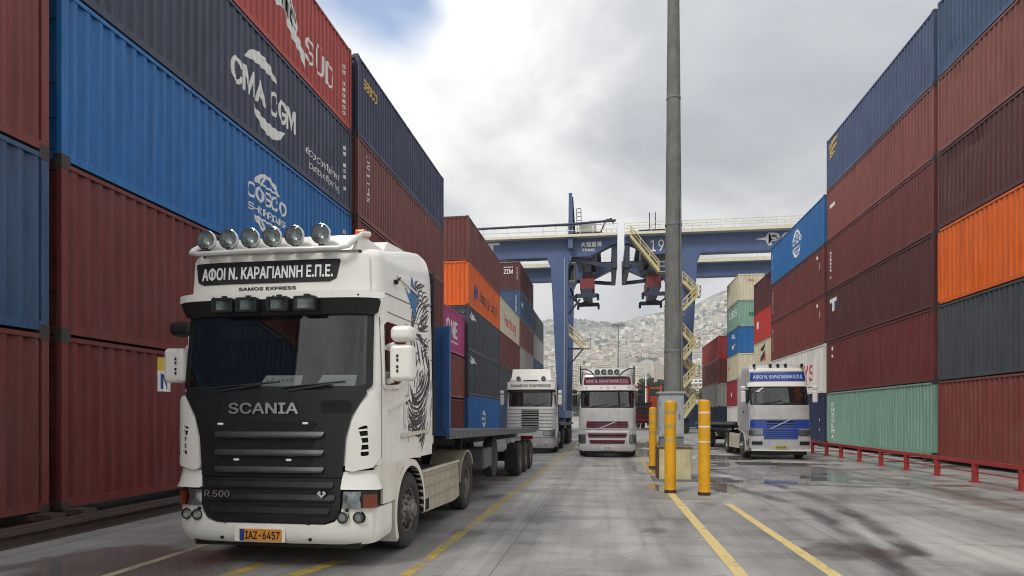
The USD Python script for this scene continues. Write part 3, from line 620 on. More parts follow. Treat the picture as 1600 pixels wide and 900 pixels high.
# bay 1 right
here = 'in the stack behind the blue-grilled lorry'
R1 = 39.6
rg = unary_union([globe((45.2, 13.35), .85, .14), mt('COSCO', 46.2, 44.2, 13.35, 13.75), mt('SHIPPING', 46.1, 44.3, 12.98, 13.15)])
Rc(12.6, R1, 5, 'sea_blue', 'bright blue container with a white globe emblem', 'topmost of the stack behind the blue-grilled lorry', logos=[(rg, 'white_marking'), (marks(51.4, 12.2, 14.4, 10, -1, 15, .22), 'white_marking')])
for tr, w_ in ((4, 'upper'), (3, 'lower')):
    zb = BASE+(tr-1)*HC
    Rc(12.6, R1, tr, 'rust_red', f'{w_} of two dark red containers', here, logos=[(sbox(40.4, zb+1.6, 40.6, zb+2.0), 'cream'), (sbox(40.9, zb+2.3, 41.05, zb+2.5), 'white_marking'), (marks(51.3, zb+.5, zb+2.4, 9, -1, 16+tr, .14), 'white_marking')])
Rc(12.6, R1, 2, 'dirty_white', 'dirty white container with red figures', 'second tier ' + here, logos=[(mt("K", 44.6, 43.9, 4.0, 5.0), 'red_marking'), (mt('Y', 43.5, 42.7, 4.0, 5.0), 'red_marking'), (mt('S', 42.5, 41.8, 4.0, 5.0), 'red_marking')])
Rc(12.6, R1, 1, 'navy', 'plain navy container', 'lowest ' + here, logos=[(sbox(40.5, 1.5, 40.65, 1.65), 'white_marking'), (sbox(40.5, .9, 40.65, 1.05), 'white_marking')])
# bay 2 right, 20-foot
here = 'in the narrow right stack'
for tr, m_, w_, lg in ((5, 'dark_brown', 'dark brown container', []), (4, 'bright_red', 'bright red container', [(sbox(56.6, 9.2, 57.2, 9.8), 'white_marking')]), (3, 'cream', 'cream container with dark and red emblem', [(unary_union([stroke([(56.0, 6.4), (55.2, 6.7), (54.4, 7.1)], .5), stroke([(55.8, 7.3), (55.0, 7.4), (54.4, 7.7)], .4)]), 'dark_marking'), (Point(54.6, 6.6).buffer(.35), 'red_marking')]),
                       (2, 'brick_red', 'orange-red container', []), (1, 'charcoal', 'charcoal container', [])):
    Rc(12.75, 52.2, tr, m_, w_, ORD[tr] + ' ' + here, L=FT20, H=ST, logos=lg)
# bay 3 right, 20-foot, ends seen
here = 'in the free-standing right stack'
for tr, m_, w_, lg, eg in ((6, 'cream', 'cream container with a small red mark', [], [(-1, fit_text('PIL', -.3, .3, 1.85, 2.05, True), 'red_marking')]), (5, 'sea_green', 'pale green container', [(mt('UES', 70.5, 66.5, 11.9, 12.6), 'white_marking')], [(-1, sbox(-.25, 1.1, .25, 1.4), 'leaf_green')]),
                       (4, 'sea_blue', 'blue container', [(globe((68.4, 9.4), .7, .16), 'white_marking')], [(-1, marks(.75, 1.2, 2.3, 6, 1, 31, .1), 'white_marking')]), (3, 'cream', 'plain cream container', [(sbox(70.4, 6.6, 70.9, 7.0), 'red_marking')], []), (2, 'crimson', 'crimson container', [(sbox(69.0, 3.8, 69.5, 4.2), 'white_marking')], []), (1, 'dirty_white', 'dirty white container', [], [])):
    Rc(12.9, 65.6, tr, m_, w_, ORD[tr] + ' ' + here, L=FT20, H=ST, logos=lg, end_logos=eg, door=1)
here = 'in the low far right stack'
for tr, m_, w_ in ((4, 'brick_red', 'orange-red container'), (3, 'rust_red', 'dark red container'), (2, 'pale_grey', 'grey-green container'), (1, 'navy', 'navy container')): Rc(12.2, 72.6, tr, m_, w_, ORD[tr] + ' ' + here, H=ST, door=1)
for tr, m_, w_ in ((2, 'leaf_green', 'green container'), (1, 'dirty_white', 'white container')): Rc(15.2, 65.6, tr, m_, w_ + ' in the row behind', ORD[tr] + ' of the pair right of the free-standing stack', L=FT20, H=ST)

# steel stacking rails on the ground under the stacks
def rails(x, ys_, label):
    for y in ys_:
        w_ = 'near end' if y == ys_[0] else ('far end' if y == ys_[-1] else 'middle')
        t = thing('stacking_rail', label.replace('under', f'under the {w_} of'), 'rail', (x, y, 0))
        part(t, 'rail', [bx(-2.7, .35, -.14, .14, .15, BASE-.004), bx(-2.7, .35, -.05, .05, .05, .15), bx(-2.7, .35, -.14, .14, .002, .05)], 'rust_steel')
rails(-8.92, [9.6, 15.5, 21.4], 'dark steel rail under the near left stack')
rails(-8.75, [22.0, 33.8], 'dark steel rail under the second left stack')
rails(-8.95, [-2.8, 9.0], 'dark steel rail under the leftmost stack')
for i, (x, o) in enumerate(((-8.35, .0), (-8.05, .0))):
    solo('steel_kerb', [bx(x-.09, x+.09, -3, 34, .002, .03), bx(x-.03, x+.03, -3, 34, .03, .17), bx(x-.09, x+.09, -3, 34, .17, .21)], 'rust_steel', ['rusty steel rail along the foot of the near left stack', 'outer rusty steel rail beside the near left stack'][i], 'rail')
for Y0, L, x, nm in ((27.0, FT40, 12.6, 'tall right stack'), (14.5, FT40, 12.6, 'rightmost stack'), (39.6, FT40, 12.6, 'stack behind the blue-grilled lorry'), (52.2, FT20, 12.75, 'narrow right stack'), (65.6, FT20, 12.9, 'free-standing right stack'), (72.6, FT40, 12.2, 'low far right stack'), (65.6, FT20, 15.2, 'pair right of the free-standing stack')):
    for y in (Y0+.2, Y0+L-.2):
        t = thing('stacking_rail', f'dark steel rail under the {"near" if y < Y0+1 else "far"} end of the {nm}', 'rail', (x, y, 0))
        part(t, 'rail', [bx(-.25, 2.7, -.14, .14, .15, BASE-.004), bx(-.25, 2.7, -.05, .05, .05, .15), bx(-.25, 2.7, -.14, .14, .002, .05)], 'rust_steel')
for Y0, L, x, nm in ((34.15, FT20, -9.0, 'short left stack'), (40.35, FT40, -8.76, 'third left stack'), (52.7, FT40, -8.76, 'fourth left stack'), (65.0, FT40, -8.72, 'fifth left stack'), (77.4, FT40, -8.7, 'farthest left stack')):
    for y in (Y0+.2, Y0+L-.2):
        t = thing('stacking_rail', f'dark steel rail under the {"near" if y < Y0+1 else "far"} end of the {nm}', 'rail', (x, y, 0))
        part(t, 'rail', [bx(-2.7, .25, -.14, .14, .15, BASE-.004), bx(-2.7, .25, -.05, .05, .05, .15), bx(-2.7, .25, -.14, .14, .002, .05)], 'rust_steel')
# ------------------------------------------------------------------ lorries
plain('lorry_white', 'e3e1da', .32, coat=.4, var=.06, scale=1.2, dirt=.10, dirtcol=(.35, .30, .23))
plain('grubby_white', 'd9d4c8', .45, var=.12, scale=2.0, dirt=.5, dirtcol=(.30, .26, .20))
plain('dusty_white', 'c9c2b2', .55, var=.14, scale=2.5, dirt=.5, dirtcol=(.20, .17, .13))
plain('grimy_panel', 'a79f8c', .6, var=.2, scale=2.0, dirt=.6, dirtcol=(.16, .14, .11))
plain('lorry_silver', 'b9b9b8', .38, .3, coat=.3, var=.08, dirt=.2)
plain('pearl_white', 'd2d2d0', .35, .1, coat=.3, var=.06, dirt=.12)
plain('maroon_paint', '5c1b30', .3, coat=.4, var=.1)
plain('lorry_blue', '1c3f8f', .28, coat=.5, var=.08)
plain('grille_black', '121315', .33, spec=.5, var=.12, dirt=.05)
plain('slat_black', '25272a', .34, spec=.5, var=.1)
plain('trim_black', '0d0d0e', .5, var=.1)
plain('void_black', '040404', .8, var=.05)
plain('interior_dark', '141416', .8, var=.1)
plain('seat_cloth', '24262b', .9, var=.2, scale=8)
plain('chrome', 'c9cbcd', .12, 1.0, var=.05)
plain('alloy', '8d8a84', .42, .8, var=.2, dirt=.35)
plain('reflector', 'cfd4d8', .33, .8, var=.35, scale=45)
plain('tyre_rubber', '2f2d2b', .85, var=.2, scale=6, dirt=.4, dirtcol=(.12, .105, .085))
plain('amber', 'd35a10', .25, coat=.6, var=.1)
plain('signal_red', 'a51e14', .25, coat=.6, var=.1)
plain('chassis_grey', '26262a', .65, .2, var=.2, dirt=.4)
plain('deck_grey', '5d5f63', .6, .3, var=.25, scale=4, dirt=.4)
plain('board_blue', '1f4f86', .45, var=.15, dirt=.35)
plain('plate_orange', 'd08a2c', .45, var=.1, dirt=.2)
plain('plate_yellow', 'b9b04a', .5, var=.1)
plain('ink_black', '101010', .6, var=.05)
plain('letter_white', 'e6e6e6', .45, var=.05)
plain('letter_silver', 'c2c4c7', .2, .85, var=.05)
plain('letter_pink', 'c58aa0', .45, var=.05)
plain('letter_pale_blue', 'b7c4dd', .45, var=.05)
plain('mural_black', '38343a', .5, var=.3, scale=12)
plain('mural_blue', '3f6f97', .5, var=.5, scale=14)
plain('seam_grey', '6d6a63', .7, var=.1)
plain('card_white', 'f2f8f7', .6, var=.05)
glass('windscreen_glass', .9, .012, 1.85)
glass('lens_glass', .75, .03, 1.45)
plain('dark_glass', '0a0b0c', .04, spec=.7, var=.05)

class Cab:
    """cab surface: lx sideways (right in view +), ly depth behind the front, lz height"""
    def __init__(s, prof, D, p, yb, roof, rin=.18, z_top=3.62):
        a = np.array(prof, float); s.z, s.yf, s.hw = a.T; s.D, s.p, s.yb, s.roof, s.rin, s.zt = D, p, yb, np.array(roof, float), rin, z_top
    def Y(s, z): return np.interp(z, s.z, s.yf)
    def W(s, z): return np.interp(z, s.z, s.hw)
    def fy(s, x, z):
        t = np.clip(np.abs(x)/s.W(z), 0, .99995); return s.Y(z) + s.D*(1-(1-t**s.p)**(1/s.p))
    def front(s, x, z, o=0.0):
        x, z = np.asarray(x, float), np.asarray(z, float); e = 2e-3
        gx = np.clip((s.fy(x+e, z)-s.fy(x-e, z))/(2*e), -6, 6); gz = np.clip((s.fy(x, z+e)-s.fy(x, z-e))/(2*e), -3, 3)
        n = np.stack([gx, -np.ones_like(gx), gz], -1); n /= np.linalg.norm(n, axis=-1, keepdims=True)
        return np.stack([x, s.fy(x, z), z], -1) + n*np.asarray(o)[..., None]
    def sx(s, y, z):
        d = np.clip((s.D-(y-s.Y(z)))/s.D, 0, .9999); return s.W(z)*(1-d**s.p)**(1/s.p)
    def side(s, sg):
        def f(y, z, o=0.0):
            y, z = np.asarray(y, float), np.asarray(z, float); e = 2e-3
            gy = np.clip((s.sx(y+e, z)-s.sx(y-e, z))/(2*e), -6, 6); gz = (s.sx(y, z+e)-s.sx(y, z-e))/(2*e)
            n = np.stack([np.ones_like(gy), -gy, -gz], -1); n /= np.linalg.norm(n, axis=-1, keepdims=True)
            q = np.stack([s.sx(y, z), y, z], -1) + n*np.asarray(o)[..., None]
            return q*np.array([sg, 1, 1])
        return f
    def ring(s, z, N=44, inset=0.0, xs=()):
        """half-open section polyline from rear left round the front to rear right; xs are front break points"""
        th = np.linspace(0, PI/2, N//2+1)
        W, yf = float(s.W(z))-inset, float(s.Y(z))+inset
        x = W*np.sin(th)**(2/s.p)
        if len(xs): x = np.array(sorted(set(np.round(x, 4)) | {min(v, W*.999) for v in xs}))
        t = np.clip(x/W, 0, 1); y = yf + s.D*(1-(1-t**s.p)**(1/s.p))
        ye = s.yb-inset-.0
        X = np.concatenate([x, np.full(6, W), [W-.03, W-.09]]); Yy = np.concatenate([y, np.linspace(yf+s.D, ye-.09, 7)[1:], [ye-.03, ye]])
        return np.concatenate([-X[::-1], X[1:]]), np.concatenate([Yy[::-1], Yy[1:]])
    def shell(s, z0, hole=None, inset=0.0, roof=True, nz=26, levels=(), xs=()):
        """hole: (half-width, z lo, z hi) left open for the windscreen"""
        xs = list(xs) + ([hole[0]] if hole else [])
        zl = sorted(set(np.round(np.linspace(z0, s.zt, nz), 4)) | set(levels) | ({hole[1], hole[2]} if hole else set()))
        th = np.linspace(0, PI/2, 45//2+1)
        R = [s.ring2(z, xs, inset) for z in zl]; V = [np.stack([x, y, np.full(len(x), z)], 1) for (x, y), z in zip(R, zl)]
        lev = list(zl)
        if roof:
            for k in np.linspace(0, 1, 8)[1:]:
                i = s.rin*(1-math.cos(k*PI/2)); x, y = s.ring2(s.zt, xs, inset+i); zr = np.interp(y, s.roof[:, 0], s.roof[:, 1])-inset
                V.append(np.stack([x, y, s.zt+(zr-s.zt)*math.sin(k*PI/2)], 1)); lev.append(99)
            last = V[-1]; V.append(last*np.array([.5, 1, 1])+np.array([0, 0, .025])); V.append(last*np.array([0.0, 1, 1])+np.array([0, 0, .04])); lev += [99, 99]
        n = len(V[0]); F = []
        for i in range(len(V)-1):
            for j in range(n-1):
                if hole and lev[i] >= hole[1]-1e-6 and lev[i+1] <= hole[2]+1e-6:
                    c = (V[i][j]+V[i][j+1])/2
                    if abs(c[0]) < hole[0] and c[1] < s.Y(lev[i])+s.D*.98: continue
                a, b, c2, d = i*n+j, i*n+j+1, (i+1)*n+j+1, (i+1)*n+j
                F += [(a, b, c2), (a, c2, d)]
            a, b, c2, d = i*n+n-1, i*n, (i+1)*n, (i+1)*n+n-1           # closed back
            F += [(a, b, c2), (a, c2, d)]
        V = np.concatenate(V); F = [f for f in F]
        # floor
        m = len(V); V = np.vstack([V, [[0, (s.Y(z0)+s.yb)/2, z0]]])
        for j in range(n): F.append((m, (j+1) % n, j))
        return T(V, F)
    def ring2(s, z, xs, inset):
        th = np.linspace(0, PI/2, 20); W, yf = float(s.W(z))-inset, float(s.Y(z))+inset
        t = np.sin(th)**(2/s.p); t = np.array(sorted(set(np.round(t, 5)) | {round(min(v/1.2, .998), 5) for v in xs}))
        x = W*t
        for v in xs: x[np.argmin(abs(t-min(v/1.2, .998)))] = min(v, W*.999)
        t = np.clip(x/W, 0, 1); y = yf + s.D*(1-(1-t**s.p)**(1/s.p)); ye = s.yb-inset
        X = np.concatenate([x, np.full(6, W), [W-.03, W-.09]]); Yy = np.concatenate([y, np.linspace(yf+s.D, ye-.09, 7)[1:], [ye-.03, ye]])
        return np.concatenate([-X[::-1], X[1:]]), np.concatenate([Yy[::-1], Yy[1:]])

def sym(pts): return list(pts) + [(-x, z) for x, z in reversed(pts)]
def wheel(t, x, y, sg, R=.52, w=.31, deep=False, rim_mat='alloy', n=36, nuts=True):
    """sg: side that faces outwards; x is the outer face of the tyre"""
    rr = .30; a = sg
    prof = [(rr, -w), (R*.86, -w-.012), (R*.965, -w*.94), (R, -w*.86)]
    for k in range(4): c = -w*(.74-.16*k); prof += [(R, c-.012), (R-.014, c-.006), (R-.014, c+.006), (R, c+.012)]
    prof += [(R, -w*.14), (R*.965, -w*.06), (R*.86, .012), (R*.72, .016), (R*.64, .004), (rr, -.012)]
    flip = lambda m: T(m.vertices*np.array([a, 1, 1]) + np.array([x, y, R]), m.faces if a > 0 else m.faces[:, ::-1])
    ty = flip(lathe(prof[::-1], n, 'x'))
    if deep: d = [(rr, -.015), (.275, -.03), (.255, -.17), (.16, -.19), (.15, -.10), (.085, -.09), (.08, -.03), (0, -.02)]
    else: d = [(rr, -.015), (.285, -.02), (.275, -.06), (.20, -.03), (.155, .0), (.145, .045), (.10, .055), (.09, .085), (0, .09)]
    rim = flip(lathe(d, 30, 'x')); ms = [rim]
    if nuts:
        for k in range(10):
            an = 2*PI*k/10; r = .118 if deep else .172
            ms.append(flip(cyl((-.09 if deep else -.015, r*math.cos(an), r*math.sin(an)), .017, .05, 'x', 6)))
    p = part(t, 'wheel', ms, rim_mat, smooth=35)
    part(p, 'tyre', ty, 'tyre_rubber', smooth=40)
    hs = [flip(cyl((-.16 if deep else -.052, .228*math.cos(2*PI*(k+.5)/10), .228*math.sin(2*PI*(k+.5)/10)), .03, .02 if deep else .025, 'x', 10)) for k in range(10)]
    part(p, 'hand_hole', hs, 'void_black', kind='stuff')
    return p
def arch(t, x0, x1, y, R, sg, z=.52, lo=-15, hi=195, th=.05, mat='lorry_white', name='wheel_arch'):
    a = np.radians(np.linspace(lo, hi, 22)); o = np.stack([y-(R+th)*np.cos(a), z+(R+th)*np.sin(a)], 1); i = np.stack([y-R*np.cos(a), z+R*np.sin(a)], 1)
    return part(t, name, prism(Polygon(np.vstack([o, i[::-1]])), 'yz', min(x0, x1), max(x0, x1)), mat, smooth=30)
def on_front(c, g, off=.006, gsz=.08, th=.006): return panel(g, c.front, off, th, gsz)
def lettering(t, c, g, off, mat): part(t, 'lettering', on_front(c, g, off, .1, .008), mat)
def round_lamp(t, x, y, z, r, body='chrome', tilt=0):
    p = part(t, 'spot_lamp', lathe([(0, .09), (r*.5, .085), (r*.88, .04), (r, .0), (r, -.022), (r*.9, -.026), (r*.88, -.01)], 24, 'y', (x, y, z)), body, smooth=40)
    part(p, 'reflector', lathe([(r*.88, -.012), (r*.6, .02), (r*.3, .045), (0.012, .052), (0.0, .03)], 20, 'y', (x, y, z)), 'reflector', smooth=40)
    part(p, 'lens', lathe([(0, -.034), (r*.5, -.03), (r*.88, -.014)], 20, 'y', (x, y, z)), 'lens_glass', smooth=60)
    return p
def chassis(t, y0, y1, yr, tank_mat='grimy_panel', hw=1.22):
    part(t, 'chassis_frame', [bx(s*.33, s*.43, y0, y1, .72, .98) for s in (-1, 1)] + [bx(-.33, .33, y, y+.12, .76, .94) for y in (y0+.4, yr-.7, yr+.5)], 'chassis_grey')
    part(t, 'fifth_wheel', [hull([(x*q, yr+dy, z) for x, dy in ((.45, -.35), (.45, .25), (.2, .5)) for q in (-1, 1) for z in (1.1, 1.16)]), bx(-.5, .5, yr-.2, yr+.2, .98, 1.1)], 'chassis_grey')
    part(t, 'axle', [cyl((-.9, yr, .52), .08, 1.8, 'x', 10), rbx(-.22, .22, yr-.22, yr+.22, .32, .74, .1, 1)], 'chassis_grey')
    part(t, 'front_axle', cyl((-.9, 1.44, .46), .06, 1.8, 'x', 8), 'chassis_grey')
def tractor_wheels(t, yf, yr, x=1.235):
    for s in (1, -1):
        wheel(t, s*x, yf, s); wheel(t, s*x, yr, s, deep=True); 
        p = part(t, 'inner_wheel', lathe([(.28, 0), (.44, -.01), (.515, .04), (.52, .26), (.44, .3), (.28, .28)], 24, 'x', (s*.6-.15, yr, .52)), 'tyre_rubber', smooth=40)

# ============ the big white lorry in front
HX, HY = -3.91, 7.05
hero = thing('lorry_tractor', 'big white lorry in front with six round roof lamps and black grille', 'lorry', (HX, HY, 0))
prof = [(.28, .06, 1.2), (.40, .015, 1.24), (.72, 0, 1.255), (.95, .015, 1.255), (1.15, .02, 1.26), (1.6, .025, 1.265), (2.05, .04, 1.265), (2.14, .05, 1.265), (3.06, .15, 1.25), (3.2, .165, 1.245), (3.72, .20, 1.235), (3.8, .26, 1.22)]
hc = Cab(prof, .34, 4.4, 2.6, [(.2, 3.80), (.6, 3.86), (1.0, 3.95), (1.5, 4.08), (2.1, 4.2), (2.6, 4.19)], .10, 3.70)
WS = (1.13, 2.14, 3.04)
part(hero, 'cab_shell', hc.shell(1.22, WS), 'lorry_white', smooth=35)
part(hero, 'interior_lining', hc.shell(1.3, (1.08, 2.10, 3.08), .05, roof=False), 'interior_dark')
part(hero, 'dashboard', [hull([(x, y, z) for x in (-1.08, 1.08) for y, z in ((.2, 2.0), (.32, 2.14), (.75, 2.1), (.8, 1.9), (.3, 1.7))]), rbx(.25, .95, .5, .72, 2.1, 2.2, .04, 1)], 'interior_dark')
for x in (-.55, .55): part(hero, 'seat', [rbx(x-.24, x+.24, 1.1, 1.6, 1.65, 1.85, .06, 1), rbx(x-.23, x+.23, 1.5, 1.68, 1.8, 2.5, .06, 1), rbx(x-.13, x+.13, 1.52, 1.64, 2.5, 2.72, .05, 1)], 'seat_cloth')
part(hero, 'steering_wheel', tube([(.55+.22*math.cos(a), .86+.07*math.sin(a), 2.12+.2*math.sin(a)) for a in np.linspace(0, 2*PI, 19)], .017, 6), 'trim_black', smooth=40)
part(hero, 'cab_curtain', [cyl((-1.0+.07*k, 1.75, 1.7), .045, 1.4, 'z', 8) for k in range(29)], 'seat_cloth', smooth=40)
part(hero, 'sun_blind', bx(-1.0, -.1, .5, .52, 2.78, 3.0), 'interior_dark')
wsp = rpoly([(-1.10, 2.115), (1.10, 2.115), (1.16, 2.16), (1.145, 3.0), (1.10, 3.055), (-1.10, 3.055), (-1.145, 3.0), (-1.16, 2.16)], .03)
part(hero, 'windscreen', panel(wsp, hc.front, .006, 0, .09), 'windscreen_glass', smooth=True)
part(hero, 'windscreen_seal', panel(wsp.buffer(.035).difference(wsp.buffer(-.035)), hc.front, .016, .03, .09), 'trim_black')
# wipers
for x0, x1 in ((-.75, .1), (.12, .9)):
    part(hero, 'wiper', [tube(hc.front(np.linspace(x0, x1, 8), np.linspace(2.13, 2.2, 8), .035), .011, 5), tube(hc.front(np.linspace(x0+.1, x0+.62, 5), np.linspace(2.09, 2.165, 5), .045), .016, 5)], 'trim_black')
# visor and square lamps above the windscreen
vis = Cab([(z, y-.10 if 3.02 < z < 3.3 else y, w) for z, y, w in prof], .46, 3.3, 2.42, [(0, 4), (2, 4)])
part(hero, 'sun_visor', panel(rpoly([(-1.2, 3.0), (1.2, 3.0), (1.2, 3.165), (-1.2, 3.165)], .03), hc.front, lambda u, v: .05+.5*(v-3.0), .05, .1), 'trim_black')
part(hero, 'visor_lip', panel(rpoly([(-1.21, 3.17), (1.21, 3.17), (1.21, 3.265), (-1.21, 3.265)], .015), hc.front, .14, .14, .1), 'lorry_white', smooth=30)
part(hero, 'visor_stud', [cyl((x, float(hc.fy(x, 3.22))-.147, 3.215), .013, .012, 'y', 8) for x in (-.75, .02, .42, .48, 1.05)], 'trim_black')
for x in (-.60, -.29, .10, .44):
    y = float(hc.fy(x, 3.12))-.16
    lp = part(hero, 'square_lamp', [prism(rrect(x-.135, 3.03, x+.135, 3.2, .02).difference(rrect(x-.108, 3.055, x+.108, 3.175, .015)), 'xz', y-.045, y+.06), bx(x-.11, x+.11, y+.03, y+.06, 3.05, 3.18), bx(x-.03, x+.03, y+.0, y+.12, 3.19, 3.23)], 'trim_black')
    part(lp, 'reflector', panel(rrect(x-.107, 3.056, x+.107, 3.174, .01), lambda u, v, o=0, y=y, x=x: np.stack([u, y+.02-1.5*((u-x)**2)-2*((v-3.115)**2)-np.asarray(o)+0*u, v], -1), 0, 0, .03), 'reflector', smooth=True)
    part(lp, 'lens', prism(rrect(x-.107, 3.056, x+.107, 3.174, .01), 'xz', y-.042, y-.036), 'lens_glass')
# sign board
sb = rpoly([(-1.10, 3.67), (-1.06, 3.44), (-.98, 3.40), (.66, 3.40), (.74, 3.44), (.79, 3.67)], .02)
sb = affinity.translate(sb, .0, 0)
bd = affinity.scale(sbox(-1.06, 3.27, 1.06, 3.72), 1, 1)
part(hero, 'sign_surround', panel(rpoly([(-1.15, 3.275), (1.13, 3.275), (1.11, 3.725), (-1.13, 3.725)], .03), hc.front, .02, .02, .09), 'lorry_white', smooth=30)
part(hero, 'sign_board', panel(sb, hc.front, .03, .01, .09), 'ink_black')
lettering(hero, hc, fit_text('ΑΦΟΙ Ν. ΚΑΡΑΓΙΑΝΝΗ Ε.Π.Ε.', -1.0, .70, 3.46, 3.61, True, 0), .036, 'letter_white')
lettering(hero, hc, fit_text('SAMOS EXPRESS', -.5, .24, 3.315, 3.355, True), .026, 'ink_black')
part(hero, 'sign_seam', panel(sbox(-1.06, 3.728, 1.06, 3.738), hc.front, .004, .004, .1), 'seam_grey')
for x in (-1.02, 1.0): part(hero, 'washer_nozzle', cyl((x, float(hc.fy(x, 3.77))-.03, 3.77), .02, .04, 'y', 8), 'trim_black')
# roof lamp bar and lamps
yb_ = .08
bar = [(-1.06, .5, 4.0), (-1.13, .36, 3.94), (-1.15, .22, 3.85), (-1.1, yb_+.03, 3.785), (-.98, yb_, 3.765), (0, yb_-.03, 3.775), (.80, yb_, 3.775), (.9, yb_+.04, 3.80), (.96, .2, 3.90), (.99, .34, 4.0), (1.04, .46, 4.03)]
part(hero, 'lamp_bar', tube(np.array(bar), .03, 10), 'pearl_white', smooth=50)
for i, x in enumerate((-.88, -.59, -.31, -.03, .25, .58)):
    p = round_lamp(hero, x+.01, yb_-.0, 3.925+(.0, .0, .004, .008, .012, .02)[i], .122, 'chrome')
    part(p, 'bracket', [bx(x-.015, x+.035, yb_-.02, yb_+.05, 3.775, 3.83)], 'trim_black')
for x, z in ((-.82, 3.99), (.93, 4.05)):
    part(hero, 'marker_lamp', [rbx(x-.07, x+.07, .42, .58, z-.06, z+.04, .025, 1)], 'amber', smooth=30)
    part(hero, 'marker_base', cyl((x, .5, z-.22), .05, .17, 'z', 10), 'trim_black')
# white roof fairing behind the lamps and the air deflector
part(hero, 'roof_fairing', hull([(x, y, z) for x in (-1.0, .98) for y, z in ((.2, 3.78), (.26, 3.97), (.42, 4.0), (1.3, 4.0), (1.3, 3.8))]), 'lorry_white')
part(hero, 'air_deflector', hull([(x, y, z) for x in (-.9, .9) for y, z in ((1.35, 4.05), (1.5, 4.22), (2.2, 4.28), (2.25, 4.12))]), 'lorry_white')
# grille
GO = sym([(0, 2.10), (1.17, 2.10), (1.10, 2.0), (.98, 1.8), (.91, 1.55), (.885, 1.2), (.87, .98), (.86, .72), (.80, .60), (.68, .555), (0, .555)])
gp = rpoly(GO, .03)
part(hero, 'grille', panel(gp.intersection(sbox(-2, .5, 2, 1.075)).buffer(0), hc.front, .035, .035, .09), 'grille_black', smooth=30, label='lower black grille panel')
part(hero, 'grille', panel(gp.intersection(sbox(-2, 1.085, 2, 2.2)), hc.front, .04, .04, .09), 'grille_black', smooth=30, label='upper black grille panel')
for i, (za, zb, wa, wb) in enumerate(((1.615, 1.735, .60, .70), (1.405, 1.525, .58, .68), (1.165+.035, 1.32, .56, .66))):
    part(hero, 'grille_opening', panel(rpoly([(-wa+.04, za), (wa-.1, za), (wb-.1, zb), (-wb+.04, zb)], .015), hc.front, .046, .004, .1), 'void_black')
for zc_ in (1.565, 1.355, 1.155):
    w = .70
    part(hero, 'grille_slat', panel(rpoly([(-w, zc_+.05), (w-.02, zc_+.05), (w-.06, zc_-.035), (-w+.04, zc_-.035)], .012), hc.front, lambda u, v, z=zc_: np.interp(v, [z-.035, z-.015, z+.05], [.05, .085, .055]), .045, (.12, .02)), 'slat_black', smooth=25)
part(hero, 'grille_opening', panel(rrect(-.5, 1.10, .52, 1.135, .01), hc.front, .044, .003, .1), 'void_black')
for zc_, w in ((.98, .80), (.83, .82), (.68, .76)):
    part(hero, 'grille_slat', panel(rpoly([(-w, zc_+.05), (w, zc_+.05), (w-.05, zc_-.05), (-w+.05, zc_-.05)], .02), hc.front, lambda u, v, z=zc_: np.interp(v, [z-.05, z-.02, z+.05], [.04, .065, .045]), .04, (.12, .025)), 'grille_black', smooth=25)
for zc_ in (.905, .75): part(hero, 'grille_opening', panel(rpoly([(-.78, zc_-.012), (.78, zc_-.012), (.78, zc_+.014), (-.78, zc_+.014)], .005), hc.front, .040, .004, .1), 'void_black')
for s in (-1, 1):
    part(hero, 'grille_handle', panel(rrect(*(sorted((s*.62, s*.98))[0], 1.83, sorted((s*.62, s*.98))[1], 1.98), .05), hc.front, .043, .004, .08), 'void_black')
lettering(hero, hc, fit_text('SCANIA', -.52, .36, 1.83, 1.955, True), .07, 'letter_silver')
lettering(hero, hc, fit_text('R 500', -.81, -.49, .84, .915, False), .075, 'letter_silver')
part(hero, 'badge', panel(Polygon([(.60, .90), (.63, .93), (.655, .90), (.68, .93), (.71, .90), (.655, .845)]).difference(Polygon([(.635, .90), (.655, .91), (.675, .90), (.655, .872)])), hc.front, .075, .01, .1), 'letter_silver')
for x, z in ((-.63, 1.705), (.44, 1.715), (-.42, 1.285), (.24, 1.285)):
    part(hero, 'grille_lamp', rbx(x-.035, x+.035, float(hc.fy(x, z))-.065, float(hc.fy(x, z))-.03, z-.014, z+.014, .012, 1), 'letter_white', smooth=40)
